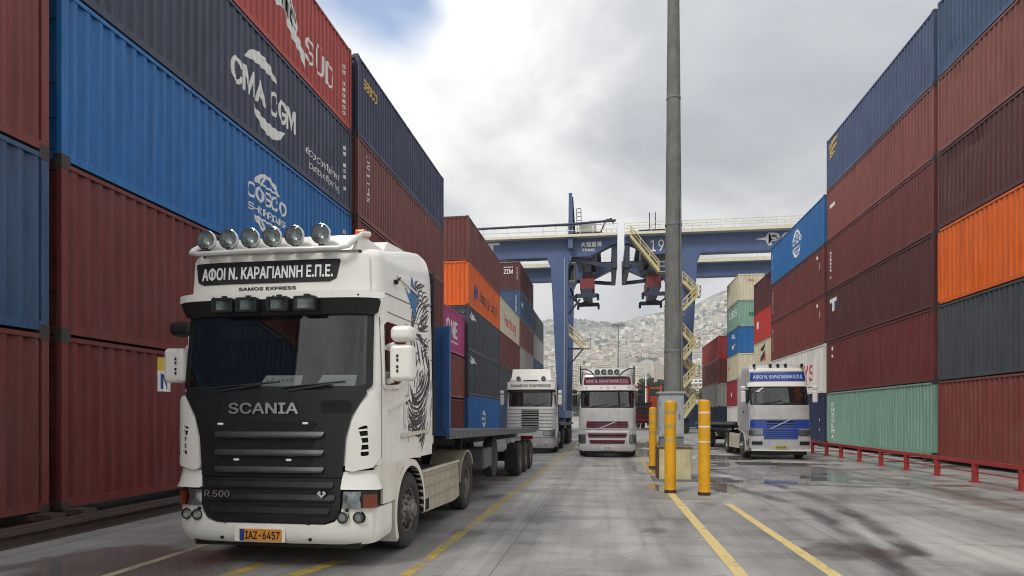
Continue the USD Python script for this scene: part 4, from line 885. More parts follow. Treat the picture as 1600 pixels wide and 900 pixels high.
# corner deflectors with vents
for s in (-1, 1):
    pts = [(1.17, 2.06), (1.075, 1.93), (.99, 1.75), (.935, 1.5), (.915, 1.17), (1.0, 1.155), (1.20, 1.2), (1.245, 1.32), (1.245, 1.75), (1.235, 1.97)]
    g = rpoly([(s*x, z) for x, z in pts], .02)
    vent = rpoly([(s*x, z) for x, z in [(1.055, 1.66), (1.15, 1.70), (1.165, 1.34), (1.08, 1.33), (1.10, 1.5)]], .02)
    part(hero, 'corner_deflector', panel(g.difference(vent), hc.front, .05, .05, .05), 'lorry_white', smooth=35)
    vp = part(hero, 'vent', panel(vent, hc.front, .012, .004, .05), 'void_black')
    for k in range(4):
        z = 1.38+.08*k; q = Polygon([(s*1.06, z), (s*1.17, z+.01), (s*1.17, z+.035), (s*1.06, z+.022)]).intersection(vent)
        for q_ in polys(q): part(vp, 'vent_fin', panel(q_, hc.front, .045, .03, .05), 'lorry_white')
    # step between deflector and lamps
    st = rpoly([(s*x, z) for x, z in [(.885, 1.15), (1.23, 1.17), (1.245, .94), (.87, .945)]], .02)
    part(hero, 'lamp_brow', panel(st, hc.front, lambda u, v: np.interp(v, [.94, 1.0, 1.15], [.075, .055, .01]), .04, .05), 'lorry_white', smooth=35)
    # headlamps
    hl = rpoly([(s*x, z) for x, z in [(.885, .93), (1.235, .935), (1.245, .72), (.875, .72)]], .015)
    h = part(hero, 'headlight', panel(hl, hc.front, .012, .02, .05), 'trim_black')
    split = sorted((s*.86, s*1.10)); amb = sorted((s*1.105, s*1.28))
    part(h, 'reflector', panel(hl.intersection(sbox(split[0], .7, split[1], 1)).buffer(-.012), hc.front, lambda u, v, s=s: .02+.018*np.cos((u-s*.98)*22)*np.cos((v-.83)*20), .004, .02), 'reflector', smooth=40)
    part(h, 'indicator', panel(hl.intersection(sbox(amb[0], .7, amb[1], 1)).buffer(-.01).difference(sbox(-2, .885, 2, 1)), hc.front, .03, .01, .03), 'amber', smooth=40)
    part(h, 'lens', panel(hl.buffer(-.004), hc.front, .05, 0, .04), 'lens_glass', smooth=True)
# bumper
bc = Cab([(z, y-.03, w+.01) for z, y, w in prof], .36, 4.0, 2.42, [(0, 4), (2, 4)])
top = [(-1.22, .73), (-.88, .73), (-.87, .66), (-.80, .575), (-.68, .535), (.68, .535), (.80, .575), (.87, .66), (.88, .73), (1.22, .73)]
bumper = Polygon(top + [(1.2, .42), (1.15, .32), (.9, .285), (-.9, .285), (-1.15, .32), (-1.2, .42)])
part(hero, 'bumper', panel(bumper, bc.front, lambda u, v: np.interp(v, [.285, .34, .5, .73], [-.03, .01, .02, .0]), .08, .05), 'lorry_white', smooth=35)
for s in (-1, 1):
    part(hero, 'bumper_return', panel(Polygon([(.10, .30), (.10, .73), (.64, .72), (.68, .34)]), bc.side(s), .0, .04, .05), 'lorry_white', smooth=30)
for x in (-1.09, -.93, .90, 1.08):
    y = float(bc.fy(x, .62))-.03; p = part(hero, 'fog_lamp', lathe([(.068, -.004), (.062, -.014), (.055, -.004), (.05, .03), (.075, .03)], 20, 'y', (x, y, .625)), 'trim_black', smooth=40)
    part(p, 'reflector', lathe([(.054, .004), (.035, .02), (0.0, .028)], 16, 'y', (x, y, .625)), 'reflector', smooth=60); part(p, 'lens', lathe([(0, -.012), (.056, -.004)], 16, 'y', (x, y, .625)), 'lens_glass', smooth=60)
part(hero, 'tow_eye_cover', [cyl((x, float(bc.fy(x, z))-.03, z), .02, .02, 'y', 10) for x, z in ((-.61, .36), (.5, .36), (-.56, .555), (.48, .555), (.95, .71), (-.9, .7))], 'trim_black')
# number plate
py = float(bc.fy(0, .4))-.035
npl = part(hero, 'number_plate', prism(rrect(-.36, .335, .165, .475, .01), 'xz', py-.012, py), 'plate_orange')
npl_w = part(npl, 'plate_holder', prism(rrect(-.43, .325, .20, .49, .01), 'xz', py+.001, py+.012), 'lorry_white')
part(npl, 'plate_band', bx(-.358, -.30, py-.015, py-.0125, .338, .472), 'blue_marking')
flat = lambda y: (lambda u, v, o=0.0: np.stack([u, np.full_like(u, y)-o, v], -1))
part(npl, 'lettering', panel(fit_text('IAZ-6457', -.285, .145, .36, .45, True), flat(py-.013), .002, .003, .2), 'ink_black')
part(hero, 'under_bumper', bx(-1.05, 1.05, .12, .6, .24, .34), 'trim_black')
part(hero, 'radiator', bx(-.9, .9, .12, .5, .34, 1.6), 'void_black')
# sides
mural = [
 [(1.62,3.52),(1.78,3.64),(2.0,3.72),(2.3,3.84)], [(1.75,3.42),(1.9,3.6),(2.1,3.62)], [(1.6,3.35),(1.75,3.5),(1.85,3.42)], [(1.7,3.2),(1.9,3.38),(2.2,3.5)], [(1.55,3.1),(1.7,3.3),(1.68,3.45)], [(1.5,2.98),(1.58,3.16),(1.7,3.24)],
 [(1.9,3.15),(2.1,3.22),(2.35,3.34)], [(1.8,3.05),(2.05,3.08),(2.34,3.16)], [(1.62,2.96),(1.85,2.94),(2.1,2.86),(2.36,2.84)], [(2.0,3.44),(2.15,3.56),(2.34,3.6)], [(2.05,3.3),(2.2,3.42),(2.36,3.46)], [(1.52,3.22),(1.6,3.3),(1.6,3.4)],
 [(1.45,2.85),(1.55,2.7),(1.6,2.52)], [(1.58,2.88),(1.66,2.7),(1.7,2.5)], [(1.75,2.84),(1.8,2.68),(1.86,2.55)], [(1.95,2.8),(2.02,2.66),(2.1,2.5)], [(2.15,2.76),(2.22,2.62),(2.32,2.5)],
 [(1.4,2.2),(1.55,2.05),(1.8,2.08),(2.05,2.2),(2.3,2.5)], [(1.42,2.12),(1.6,1.98),(1.85,2.0),(2.1,2.14),(2.34,2.42)], [(1.32,2.02),(1.5,1.92),(1.75,1.9),(2.0,2.0),(2.3,2.3)], [(1.28,1.94),(1.45,1.84),(1.7,1.8),(1.98,1.9),(2.28,2.16)], [(1.3,1.86),(1.42,1.77),(1.62,1.72),(1.9,1.8),(2.2,2.0)],
 [(1.38,1.76),(1.55,1.68),(1.8,1.7),(2.05,1.82)], [(1.42,1.66),(1.6,1.6),(1.8,1.6),(2.0,1.7)], [(1.75,1.5),(1.9,1.56),(2.05,1.7),(2.2,1.88)], [(1.85,1.42),(1.98,1.5),(2.12,1.66)], [(1.9,1.36),(1.98,1.46),(2.06,1.56)],
 [(2.3,2.7),(2.34,2.5),(2.3,2.3),(2.18,2.1)], [(2.1,2.46),(2.02,2.3),(1.85,2.16)], [(1.9,2.4),(1.82,2.26),(1.66,2.14)], [(1.28,2.06),(1.22,1.98),(1.3,1.93)], [(1.26,1.92),(1.2,1.86),(1.3,1.82)], [(1.34,1.74),(1.3,1.68),(1.42,1.64)]]
rj = random.Random(4)
for s in (1, -1):
    f = hc.side(s)
    win = rpoly([(.34, 2.17), (.34, 2.9), (.44, 2.95), (1.14, 2.97), (1.2, 2.9), (1.22, 2.32), (.85, 2.2)], .03)
    part(hero, 'side_window', panel(win, f, .008, .004, .08), 'dark_glass', smooth=30)
    part(hero, 'window_frame', panel(win.buffer(.05).difference(win), f, .022, .02, .08), 'lorry_white', smooth=30)
    part(hero, 'window_bar', panel(sbox(.34, 2.60, 1.22, 2.645), f, .02, .02, .08), 'lorry_white')
    seam = unary_union([LineString([(.27, 1.3), (.27, 2.12), (.29, 2.98), (1.3, 3.03)]).buffer(.006), LineString([(1.3, 3.03), (1.3, 1.45)]).buffer(.006)])
    part(hero, 'door_seam', panel(seam, f, .003, .003, .2), 'seam_grey')
    part(hero, 'roof_seam', panel(unary_union([LineString([(.46, 3.30), (1.5, 3.34), (2.3, 3.4)]).buffer(.007), LineString([(.5, 3.08), (1.6, 3.1), (2.3, 3.16)]).buffer(.006)]), f, .003, .003, .2), 'seam_grey')
    part(hero, 'side_crease', panel(rpoly([(.9, 3.60), (1.75, 3.52), (1.75, 3.545), (.9, 3.63)], .005), f, .02, .02, .1), 'lorry_white')
    part(hero, 'door_crease', panel(rpoly([(.5, 1.86), (1.28, 2.02), (1.28, 2.06), (.5, 1.9)], .01), f, .018, .018, .1), 'lorry_white', smooth=30)
    part(hero, 'lower_crease', panel(rpoly([(.95, 1.52), (2.3, 1.56), (2.3, 1.60), (1.0, 1.58)], .01), f, .025, .025, .1), 'dusty_white', smooth=30)
    hd = part(hero, 'door_handle', panel(rrect(1.1, 1.66, 1.2, 1.95, .04).difference(rrect(1.128, 1.72, 1.175, 1.9, .02)), f, .035, .03, .08), 'lorry_white', smooth=30)
    part(hd, 'handle_recess', panel(rrect(1.12, 1.7, 1.18, 1.92, .02), f, .004, .003, .08), 'seam_grey')
    part(hero, 'horn', [tube(f(np.linspace(.78, .90, 4), np.linspace(3.50, 3.58, 4), np.linspace(.03, .05, 4)), [.035, .02, .014, .01], 8)], 'trim_black', smooth=40)
    # mural of feather strokes with a blue crest
    jit = lambda q, a: [(u+rj.uniform(-a, a), v+rj.uniform(-a, a)) for u, v in q]
    G = [stroke(q, rj.uniform(.03, .055)) for q in mural] + [stroke(jit([(u+.04, v-.05) for u, v in q], .025), rj.uniform(.014, .03)) for q in mural] + [stroke(jit([(u-.05, v+.04) for u, v in q], .03), rj.uniform(.01, .024)) for q in mural]
    for k in range(60):                                   # short quills filling the wing
        u, v = rj.uniform(1.45, 2.5), rj.uniform(1.55, 3.75); a = rj.uniform(-.5, .5) + (1.2 if v < 2.3 else .4)
        G.append(stroke([(u, v), (u+.09*math.cos(a), v+.09*math.sin(a)+.02), (u+.2*math.cos(a), v+.2*math.sin(a))], rj.uniform(.012, .03)))
    G = unary_union(G).intersection(sbox(1.15, 1.3, 2.57, 3.95))
    part(hero, 'mural', panel(G, f, .003, .002, .3), 'mural_black')
    cr = unary_union([stroke([(1.63+rj.uniform(-.05, .05), 3.16+rj.uniform(0, .12)), (1.60+1.0*d+rj.uniform(-.02, .02), 3.42), (1.58+1.7*d, 3.58+.12*math.cos(d*22)+rj.uniform(-.05, .08))], rj.uniform(.045, .075)) for d in np.linspace(-.2, .2, 13)])
    part(hero, 'mural', panel(cr, f, .004, .002, .3), 'mural_blue', label='blue crest of the mural')
    part(hero, 'rear_seal', bx(s*1.12, s*1.262, 2.605, 2.66, 1.5, 4.02), 'trim_black')
    # mirrors
    x0 = s*1.26
    m = part(hero, 'mirror', [rbx(min(s*1.34, s*1.63), max(s*1.34, s*1.63), .30, .50, 2.22, 2.66, .06)], 'lorry_white', smooth=40)
    part(m, 'mirror_glass', bx(s*1.37, s*1.60, .502, .506, 2.27, 2.61), 'chrome')
    for z in (2.5, 2.45, 2.37, 2.32): part(m, 'mirror_vent', bx(s*1.435, s*1.46, .294, .302, z, z+.035), 'trim_black')
    if s > 0: part(hero, 'mirror', [rbx(min(s*1.36, s*1.64), max(s*1.36, s*1.64), .26, .50, 2.69, 2.88, .07)], 'lorry_white', smooth=40, label='upper wide-angle mirror')
    part(hero, 'mirror_arm', [tube([(s*1.19, .45, 2.62), (s*1.38, .42, 2.675)], .03, 8), tube([(s*1.2, .45, 2.20), (s*1.36, .42, 2.24)], .035, 8), rbx(min(s*1.19, s*1.27), max(s*1.19, s*1.27), .36, .56, 2.12, 2.36, .03, 1)], 'lorry_white', smooth=40)
    # lower body: steps, fender, tank panel
    part(hero, 'side_panel', panel(Polygon([(.14, .94), (.14, 1.2), (.46, 1.3), (2.58, 1.5), (2.58, 1.38), (2.05, 1.3), (1.9, 1.20), (1.44, 1.23), (1.05, 1.12), (.86, .9), (.80, .74), (.34, .74), (.34, .94)]), bc.side(s), -.01, .03, .06), 'grubby_white', smooth=30)
    part(hero, 'cab_skirt', bx(s*1.06, s*1.19, 1.85, 2.56, 1.22, 1.5), 'dusty_white')
    sw = part(hero, 'step_well', bx(s*1.02, s*1.14, .56, .86, .34, .95), 'grimy_panel')
    for z in (.36, .62): part(sw, 'step', bx(s*1.05, s*1.21, .56, .86, z, z+.035), 'grimy_panel')
    part(sw, 'step_band', bx(s*1.13, s*1.225, .56, .84, .72, .80), 'lorry_white')
    part(sw, 'side_marker', rbx(min(s*1.222, s*1.235), max(s*1.222, s*1.235), .66, .74, .735, .785, .006, 1), 'signal_red')
    arch(hero, s*1.0, s*1.265, 1.44, .60, s, lo=-28, hi=190, th=.09, mat='grubby_white')
    part(hero, 'arch_liner', lathe([(.59, 0), (.6, .55)], 20, 'x', (s*.72 if s > 0 else -1.2, 1.44, .52), -.2, PI+.2), 'trim_black')
    part(hero, 'tank_panel', [prism([(2.1, .37), (2.07, .98), (4.28, .98), (4.40, .80), (4.48, .34), (4.1, .30)], 'yz', s*1.2 if s > 0 else s*1.235, s*1.235 if s > 0 else s*1.2)] + [bx(s*1.234, s*1.245, 2.15, 4.35, z, z+.012) for z in (.56, .74, .9)], 'grimy_panel')
    part(hero, 'fuel_tank', rbx(min(s*.55, s*1.19), max(s*.55, s*1.19), 2.25, 4.2, .36, .93, .08, 1), 'alloy')
    part(hero, 'tank_edge', bx(s*1.19, s*1.25, 2.06, 4.42, .965, 1.0), 'dusty_white')
    part(hero, 'tank_step', bx(s*1.236, s*1.25, 2.22, 2.38, .40, .56), 'void_black')
    arch(hero, s*.62, s*1.245, 5.14, .59, s, lo=5, hi=150, th=.035, mat='grimy_panel', name='rear_fender')
part(hero, 'rear_wall', bx(-1.05, 1.05, 2.61, 2.64, 1.3, 3.95), 'interior_dark')
chassis(hero, 1.0, 5.9, 5.14)
tractor_wheels(hero, 1.44, 5.14)
part(hero, 'catwalk', [bx(-.6, .6, 2.5+.25*k, 2.68+.25*k, 1.0, 1.03) for k in range(7)], 'alloy')
part(hero, 'battery_box', bx(-.9, -.45, 2.3, 3.2, .6, 1.0), 'chassis_grey')
# cards on the dashboard
for x0, x1, w in ((-.22, .3, 'a dark scribble'), (.5, .98, 'pale blue print')):
    y = float(hc.fy((x0+x1)/2, 2.2))+.05
    c_ = thing('dashboard_card', f'white card with {w} behind the windscreen of the big white lorry', 'card', (HX, HY, 0))
    part(c_, 'card', hull([(x0, y+.01, 2.15), (x1, y+.03, 2.15), (x0+.06, y+.08, 2.29), (x1, y+.1, 2.29), (x0, y+.016, 2.15), (x1, y+.036, 2.15), (x0+.06, y+.086, 2.29), (x1, y+.106, 2.29)]), 'card_white')
    rr_ = random.Random(int(x0*100)); q = unary_union([stroke([(x0+.08+.05*k, 2.19+rr_.uniform(0, .05)), (x0+.11+.05*k, 2.2+rr_.uniform(0, .06))], .022) for k in range(7)])
    part(c_, 'lettering', panel(q, lambda u, v, o=0.0, y=y, x0=x0, x1=x1: np.stack([u, y+.004+.02*(u-x0)/(x1-x0)+(v-2.15)*.5-np.asarray(o)+0*u, v], -1), .004, .003, .3), 'ink_black' if x0 < 0 else 'letter_pale_blue')
# left wide-angle hood (black) over the kerb-side mirror
part(hero, 'kerb_mirror', [rbx(-1.50, -1.18, .22, .44, 2.80, 2.98, .07), tube([(-1.2, .5, 3.05), (-1.3, .34, 2.95)], .03, 8)], 'trim_black', smooth=40)

# ============ flatbed trailers
def flatbed(label, loc, z0, z1, L, board=None, axles=(8.1, 9.4, 10.7), rz=0, rail='deck_grey', hw=1.25):
    """deck from z0 at the front to z1 at the tail; y runs back from the headboard"""
    t = thing('flatbed_trailer', label, 'trailer', loc, rz)
    zt = lambda y: z0+(z1-z0)*y/L
    for s in (-1, 1):
        part(t, 'side_rail', hull([(s*x, y, zt(y)+d) for x in (hw-.06, hw) for y in (0, L) for d in (0, -.15)]), rail)
        ch = [hull([(s*x, y, z) for x in (.38, .5) for y, z in ((0, zt(0)-.12), (0, zt(0)-.28), (3.2, zt(3)-.34), (L, zt(L)-.34), (L, zt(L)-.12))])]
        part(t, 'chassis_beam', ch, 'chassis_grey')
        part(t, 'landing_leg', [bx(s*.75, s*.87, 2.5, 2.62, .45, zt(2.5)-.13), bx(s*.71, s*.91, 2.44, 2.68, .42, .45), beam((s*.5, 2.56, .9), (s*.8, 2.56, .6), .05, .05)], 'chassis_grey')
        part(t, 'rail_hook', [bx(s*(hw-.01), s*(hw+.012), y, y+.08, zt(y)-.13, zt(y)-.06) for y in np.arange(.4, L-.2, .62)], 'bar_steel')
        for y in axles: wheel(t, s*1.235, y, s, R=.5, w=.38, deep=True, nuts=True, n=28)
        for y in (axles[0]-.72,): part(t, 'mud_flap', bx(s*.85, s*1.23, y, y+.02, .22, .82), 'trim_black')
        part(t, 'tail_light', rbx(min(s*.7, s*1.15), max(s*.7, s*1.15), L, L+.06, .95, 1.08, .02, 1), 'signal_red')
    n = 24; y = np.linspace(0, L, n+1)
    for i in range(n): part(t, 'deck_plank', hull([(x, q, zt(q)-d) for x in (-hw+.07, hw-.07) for q in (y[i]+.006, y[i+1]-.006) for d in (.012, .05)]), 'deck_grey')
    part(t, 'cross_member', [bx(-hw+.06, hw-.06, q, q+.07, zt(q)-.14, zt(q)-.055) for q in np.linspace(.5, L-.4, 16)], 'chassis_grey')
    part(t, 'axle', [cyl((-1.0, q, .5), .07, 2.0, 'x', 8) for q in axles], 'chassis_grey')
    part(t, 'tool_box', [rbx(.62, 1.14, 3.6, 4.6, .62, 1.08, .04, 1)], 'deck_grey'); part(t, 'spare_wheel', lathe([(.0, 0), (.28, 0), (.46, .03), (.5, .1), (.5, .26), (.28, .3), (0, .3)], 24, 'x', (.78, 5.5, .78)), 'tyre_rubber', smooth=40)
    part(t, 'air_tank', [cyl((.5, 6.3, .8), .16, .7, 'y', 14), cyl((-.7, 6.3, .8), .16, .7, 'y', 14)], 'deck_grey', smooth=40)
    if board:
        mat, h = board
        bd = part(t, 'headboard', [bx(-1.25, 1.25, .0, .05, z0-.1, z0+h)], mat)
        for k in range(10): part(bd, 'board_rib', bx(-1.2+.26*k, -1.12+.26*k, -.03, .002, z0, z0+h-.08), mat)
        for s in (-1, 1): part(bd, 'board_edge', bx(s*1.2, s*1.262, -.04, .07, z0-.1, z0+h+.01), mat)
    return t
flatbed('grey flatbed trailer with blue headboard behind the big white lorry', (HX+.11, 10.25, 0), 1.57, 1.36, 13.0, ('board_blue', 1.70), axles=(9.0, 10.35, 11.7))
# ============ the three lorries farther back
def lorry(label, loc, p, rz=0):
    """p: proportions and paints of one cab"""
    t = thing('lorry_tractor', label, 'lorry', loc, rz)
    c = Cab(p['prof'], p.get('D', .4), p.get('pw', 3.2), p['yb'], p['roof'], .12, p['zt'])
    z0, z1, w = p['ws']; main = p['paint']
    part(t, 'cab_shell', c.shell(1.15, (w-.04, z0, z1), nz=18), main, smooth=35)
    part(t, 'interior_lining', c.shell(1.3, (w-.1, z0-.04, z1+.04), .05, roof=False, nz=14), 'interior_dark')
    part(t, 'dashboard', hull([(x, y, z) for x in (-1.0, 1.0) for y, z in ((.2, z0-.1), (.3, z0+.02), (.7, z0), (.7, z0-.3))]), 'interior_dark')
    for x in (-.55, .55): part(t, 'seat', [rbx(x-.23, x+.23, 1.1, 1.3, z0-.2, z0+.45, .06, 1), rbx(x-.13, x+.13, 1.12, 1.24, z0+.42, z0+.64, .05, 1)], 'seat_cloth')
    g = rrect(-w, z0-.02, w, z1+.02, .06)
    part(t, 'windscreen', panel(g, c.front, .008, 0, .12), 'windscreen_glass', smooth=True)
    part(t, 'windscreen_seal', panel(g.buffer(.05).difference(g.buffer(-.03)), c.front, .016, .02, .12), 'trim_black')
    for x0 in (-.7, .1): part(t, 'wiper', [tube(c.front(np.linspace(x0, x0+.75, 6), np.linspace(z0, z0+.12, 6), .04), .016, 5)], 'trim_black')
    for nm, poly, off, mat, extra in p['panels']: part(t, nm, panel(poly, c.front, off, .03, .1), mat, smooth=30, label=extra)
    for s_, box_, off, mat in p['letters']: lettering(t, c, fit_text(s_, *box_, True), off, mat)
    for s in (-1, 1):
        hl = rrect(*(min(s*p['hl'][0], s*p['hl'][2]), p['hl'][1], max(s*p['hl'][0], s*p['hl'][2]), p['hl'][3]), .03)
        h = part(t, 'headlight', panel(hl, c.front, .03, .03, .08), 'trim_black'); part(h, 'reflector', panel(hl.buffer(-.02), c.front, .034, .004, .06), 'reflector', smooth=40); part(h, 'lens', panel(hl.buffer(-.005), c.front, .05, 0, .06), 'lens_glass', smooth=True)
        f = c.side(s); a, b = .38, 1.2
        part(t, 'side_window', panel(rpoly([(a, z0+.05), (a, z1-.08), (b, z1-.05), (b, z0+.12)], .05), f, .008, .004, .1), 'dark_glass', smooth=30)
        part(t, 'door_seam', panel(unary_union([LineString([(.3, 1.25), (.3, z1)]).buffer(.008), LineString([(1.32, 1.5), (1.32, z1+.05), (.3, z1+.02)]).buffer(.008)]), f, .003, .003, .3), 'seam_grey')
        part(t, 'door_handle', panel(rrect(1.08, z0-.35, 1.22, z0-.28, .02), f, .03, .03, .2), 'trim_black')
        mm = p.get('mirror_paint', main)
        mr = part(t, 'mirror', [rbx(min(s*1.32, s*1.52), max(s*1.32, s*1.52), .25, .4, z0+.05, z0+.55, .05, 1)], mm, smooth=40); part(mr, 'mirror_glass', bx(s*1.35, s*1.49, .402, .406, z0+.1, z0+.5), 'chrome')
        part(t, 'mirror', rbx(min(s*1.32, s*1.52), max(s*1.32, s*1.52), .25, .4, z0+.58, z0+.76, .05, 1), mm, smooth=40, label='upper wide-angle mirror')
        part(t, 'mirror_arm', [tube([(s*1.15, .45, z0+.7), (s*1.4, .36, z0+.66)], .02, 6), tube([(s*1.2, .45, z0+.02), (s*1.4, .36, z0+.1)], .02, 6)], 'trim_black')
        part(t, 'side_panel', panel(Polygon([(.42, .74), (.42, 1.2), (2.2, 1.3), (2.2, 1.24), (1.95, 1.2), (1.44, 1.19), (1.0, 1.1), (.82, .8)]), f, -.01, .03, .12), main, smooth=30)
        arch(t, s*1.0, s*1.25, 1.44, .58, s, lo=-20, hi=190, th=.07, mat=main)
        part(t, 'arch_liner', lathe([(.57, 0), (.58, .5)], 16, 'x', (s*.72 if s > 0 else -1.2, 1.44, .52), -.2, PI+.2), 'trim_black')
        sw = part(t, 'step_well', bx(s*1.02, s*1.15, .52, .82, .34, .95), 'grimy_panel'); part(sw, 'step', [bx(s*1.05, s*1.21, .52, .82, z, z+.04) for z in (.36, .64)], 'grimy_panel')
        if p.get('skirt'):
            part(t, 'tank_panel', [prism([(2.1, .37), (2.07, 1.02), (4.3, 1.02), (4.42, .34)], 'yz', min(s*1.2, s*1.235), max(s*1.2, s*1.235))] + [bx(min(s*1.234, s*1.245), max(s*1.234, s*1.245), 2.15, 4.3, z, z+.02) for z in (.5, .62, .74, .86)], p['skirt'])
        else:
            part(t, 'fuel_tank', rbx(min(s*.55, s*1.19), max(s*.55, s*1.19), 2.25, 4.0, .38, .98, .1, 1), 'alloy', smooth=40)
        arch(t, s*.62, s*1.245, 5.14, .58, s, lo=5, hi=150, th=.035, mat='trim_black', name='rear_fender')
        part(t, 'side_fairing', prism(rpoly([(p['yb'], 1.35), (p['yb'], p['zt']-.1), (p['yb']+.35, p['zt']-.25), (p['yb']+.35, 1.4)], .03), 'yz', min(s*1.14, s*1.2), max(s*1.14, s*1.2)), p.get('fairing', main))
    bc = Cab([(z, y-.04, w_+.01) for z, y, w_ in p['prof']], p.get('D', .4), p.get('pw', 3.2), p['yb'], p['roof'])
    part(t, 'bumper', panel(rpoly([(-1.2, p['bump'][1]), (1.2, p['bump'][1]), (1.19, p['bump'][0]+.1), (1.12, p['bump'][0]), (-1.12, p['bump'][0]), (-1.19, p['bump'][0]+.1)], .04), bc.front, .01, .08, .08), p.get('bumper_paint', main), smooth=35)
    part(t, 'front_core', [bx(-1.12, 1.12, .22, .6, .34, 1.2)], 'void_black')
    part(t, 'under_bumper', bx(-1.05, 1.05, .14, .6, .2, p['bump'][0]+.05), 'trim_black')
    y = float(bc.fy(0, p['plate'][1]))-.05
    pl = part(t, 'number_plate', bx(-.26, .26, y, y+.02, p['plate'][1]-.06, p['plate'][1]+.06), p['plate'][0]); part(pl, 'plate_mark', [bx(-.2+.06*k, -.165+.06*k, y-.003, y+.0, p['plate'][1]-.035, p['plate'][1]+.035) for k in range(7)], 'ink_black', kind='stuff')
    chassis(t, 1.0, 5.9, 5.14); tractor_wheels(t, 1.44, 5.14)
    part(t, 'rear_wall', bx(-1.05, 1.05, p['yb']-.02, p['yb']+.03, 1.3, p['zt']), 'interior_dark')
    return t, c
def hbar(t, c, z, w0, w1, zo=0, r=.03, mat='chrome', lift=.14):
    xs_ = np.linspace(-w1, w1, 15); pts = c.front(xs_, np.full(15, z), lift); part(t, 'lamp_bar', tube(pts, r, 8), mat, smooth=40)

# maroon and silver lorry straight ahead
pf = [(.24, .08, 1.2), (.4, .02, 1.235), (.75, 0, 1.24), (1.15, .02, 1.24), (2.1, .06, 1.23), (2.9, .26, 1.17), (3.1, .30, 1.16), (3.7, .40, 1.12), (3.85, .46, 1.1)]
P1 = dict(prof=pf, yb=2.35, roof=[(.3, 3.78), (.8, 3.9), (1.5, 3.96), (2.35, 3.98)], zt=3.7, ws=(2.2, 2.86, 1.08), paint='lorry_silver', hl=(.93, .62, 1.22, 1.0), bump=(.28, .56), plate=('dirty_white', .42), mirror_paint='trim_black',
    panels=[('sun_visor', rpoly([(-1.14, 2.9), (1.14, 2.9), (1.13, 3.12), (-1.13, 3.12)], .03), .10, 'pearl_white', None), ('sign_board', rpoly([(-1.02, 3.16), (1.02, 3.16), (.98, 3.5), (-.98, 3.5)], .06), .03, 'maroon_paint', None),
            ('roof_front', rpoly([(-1.08, 3.14), (1.08, 3.14), (1.04, 3.72), (-1.04, 3.72)], .04).difference(rpoly([(-1.02, 3.16), (1.02, 3.16), (.98, 3.5), (-.98, 3.5)], .06)), .02, 'pearl_white', None),
            ('bonnet_panel', rpoly([(-1.1, 1.22), (1.1, 1.22), (1.12, 2.14), (-1.12, 2.14)], .06), .03, 'lorry_silver', None), ('grille', rpoly([(-.90, 1.28), (.90, 1.28), (.88, 1.57), (-.88, 1.57)], .03), .045, 'maroon_paint', 'upper maroon grille'),
            ('grille_opening', rpoly([(-.8, 1.50), (.8, 1.50), (.8, 1.53), (-.8, 1.53)], .005), .05, 'void_black', None), ('grille_opening', rpoly([(-.86, 1.40), (.86, 1.40), (.86, 1.43), (-.86, 1.43)], .005), .05, 'void_black', None),
            ('lower_front', rpoly([(-1.2, .52), (1.2, .52), (1.2, 1.19), (-1.2, 1.19)], .04), .02, 'lorry_silver', None),
            ('grille', rpoly([(-.8, .86), (.8, .86), (.84, 1.05), (-.84, 1.05)], .02), .035, 'maroon_paint', 'middle maroon grille'), ('grille', rpoly([(-.72, .60), (.72, .60), (.77, .76), (-.77, .76)], .02), .035, 'maroon_paint', 'lower maroon grille'),
            ('grille_opening', rpoly([(-.78, .93), (.78, .93), (.79, .98), (-.79, .98)], .005), .04, 'void_black', None), ('grille_opening', rpoly([(-.72, .66), (.72, .66), (.73, .7), (-.73, .7)], .005), .04, 'void_black', None),
            ('grille_bar', Polygon([(-.45, 1.23), (-.38, 1.23), (.40, 1.55), (.30, 1.55)]), .06, 'chrome', None), ('silver_strip', Polygon([(-.95, 1.16), (.95, 1.16), (.88, 1.08), (-.88, 1.08)]), .04, 'pearl_white', None)],
    letters=[('ΑΦΟΙ Ν. ΚΑΡΑΓΙΑΝΝΗ Ε.Π.Ε.', (-.92, .92, 3.26, 3.40), .038, 'letter_pink')])
t, c = lorry('silver lorry with maroon sign and maroon grille, parked straight ahead', (.05, 28.0, 0), P1)
hbar(t, c, 3.52, 0, .9)
for x in (-.43, -.15, .13, .41): p_ = round_lamp(t, x, .22, 3.72, .12, 'trim_black')
for s in (-1, 1): part(t, 'lamp_bar_arm', tube([(s*.5, .24, 3.53), (s*.7, .26, 3.74), (s*.95, .3, 3.86), (s*1.16, .36, 3.84)], .03, 8), 'trim_black', smooth=40)
for s in (-1, 1): part(t, 'side_marker', bx(s*1.13, s*1.19, .44, .5, 3.2, 3.98), 'trim_black')
for x in (-.9, -.26, .03, .32, .92): part(t, 'visor_lamp', rbx(x-.03, x+.03, float(c.fy(x, 3.03))-.13, float(c.fy(x, 3.03))-.06, 3.02, 3.06, .012, 1), 'amber')
flatbed('flatbed trailer behind the maroon and silver lorry', (.05, 31.2, 0), 1.45, 1.35, 13.0, None)

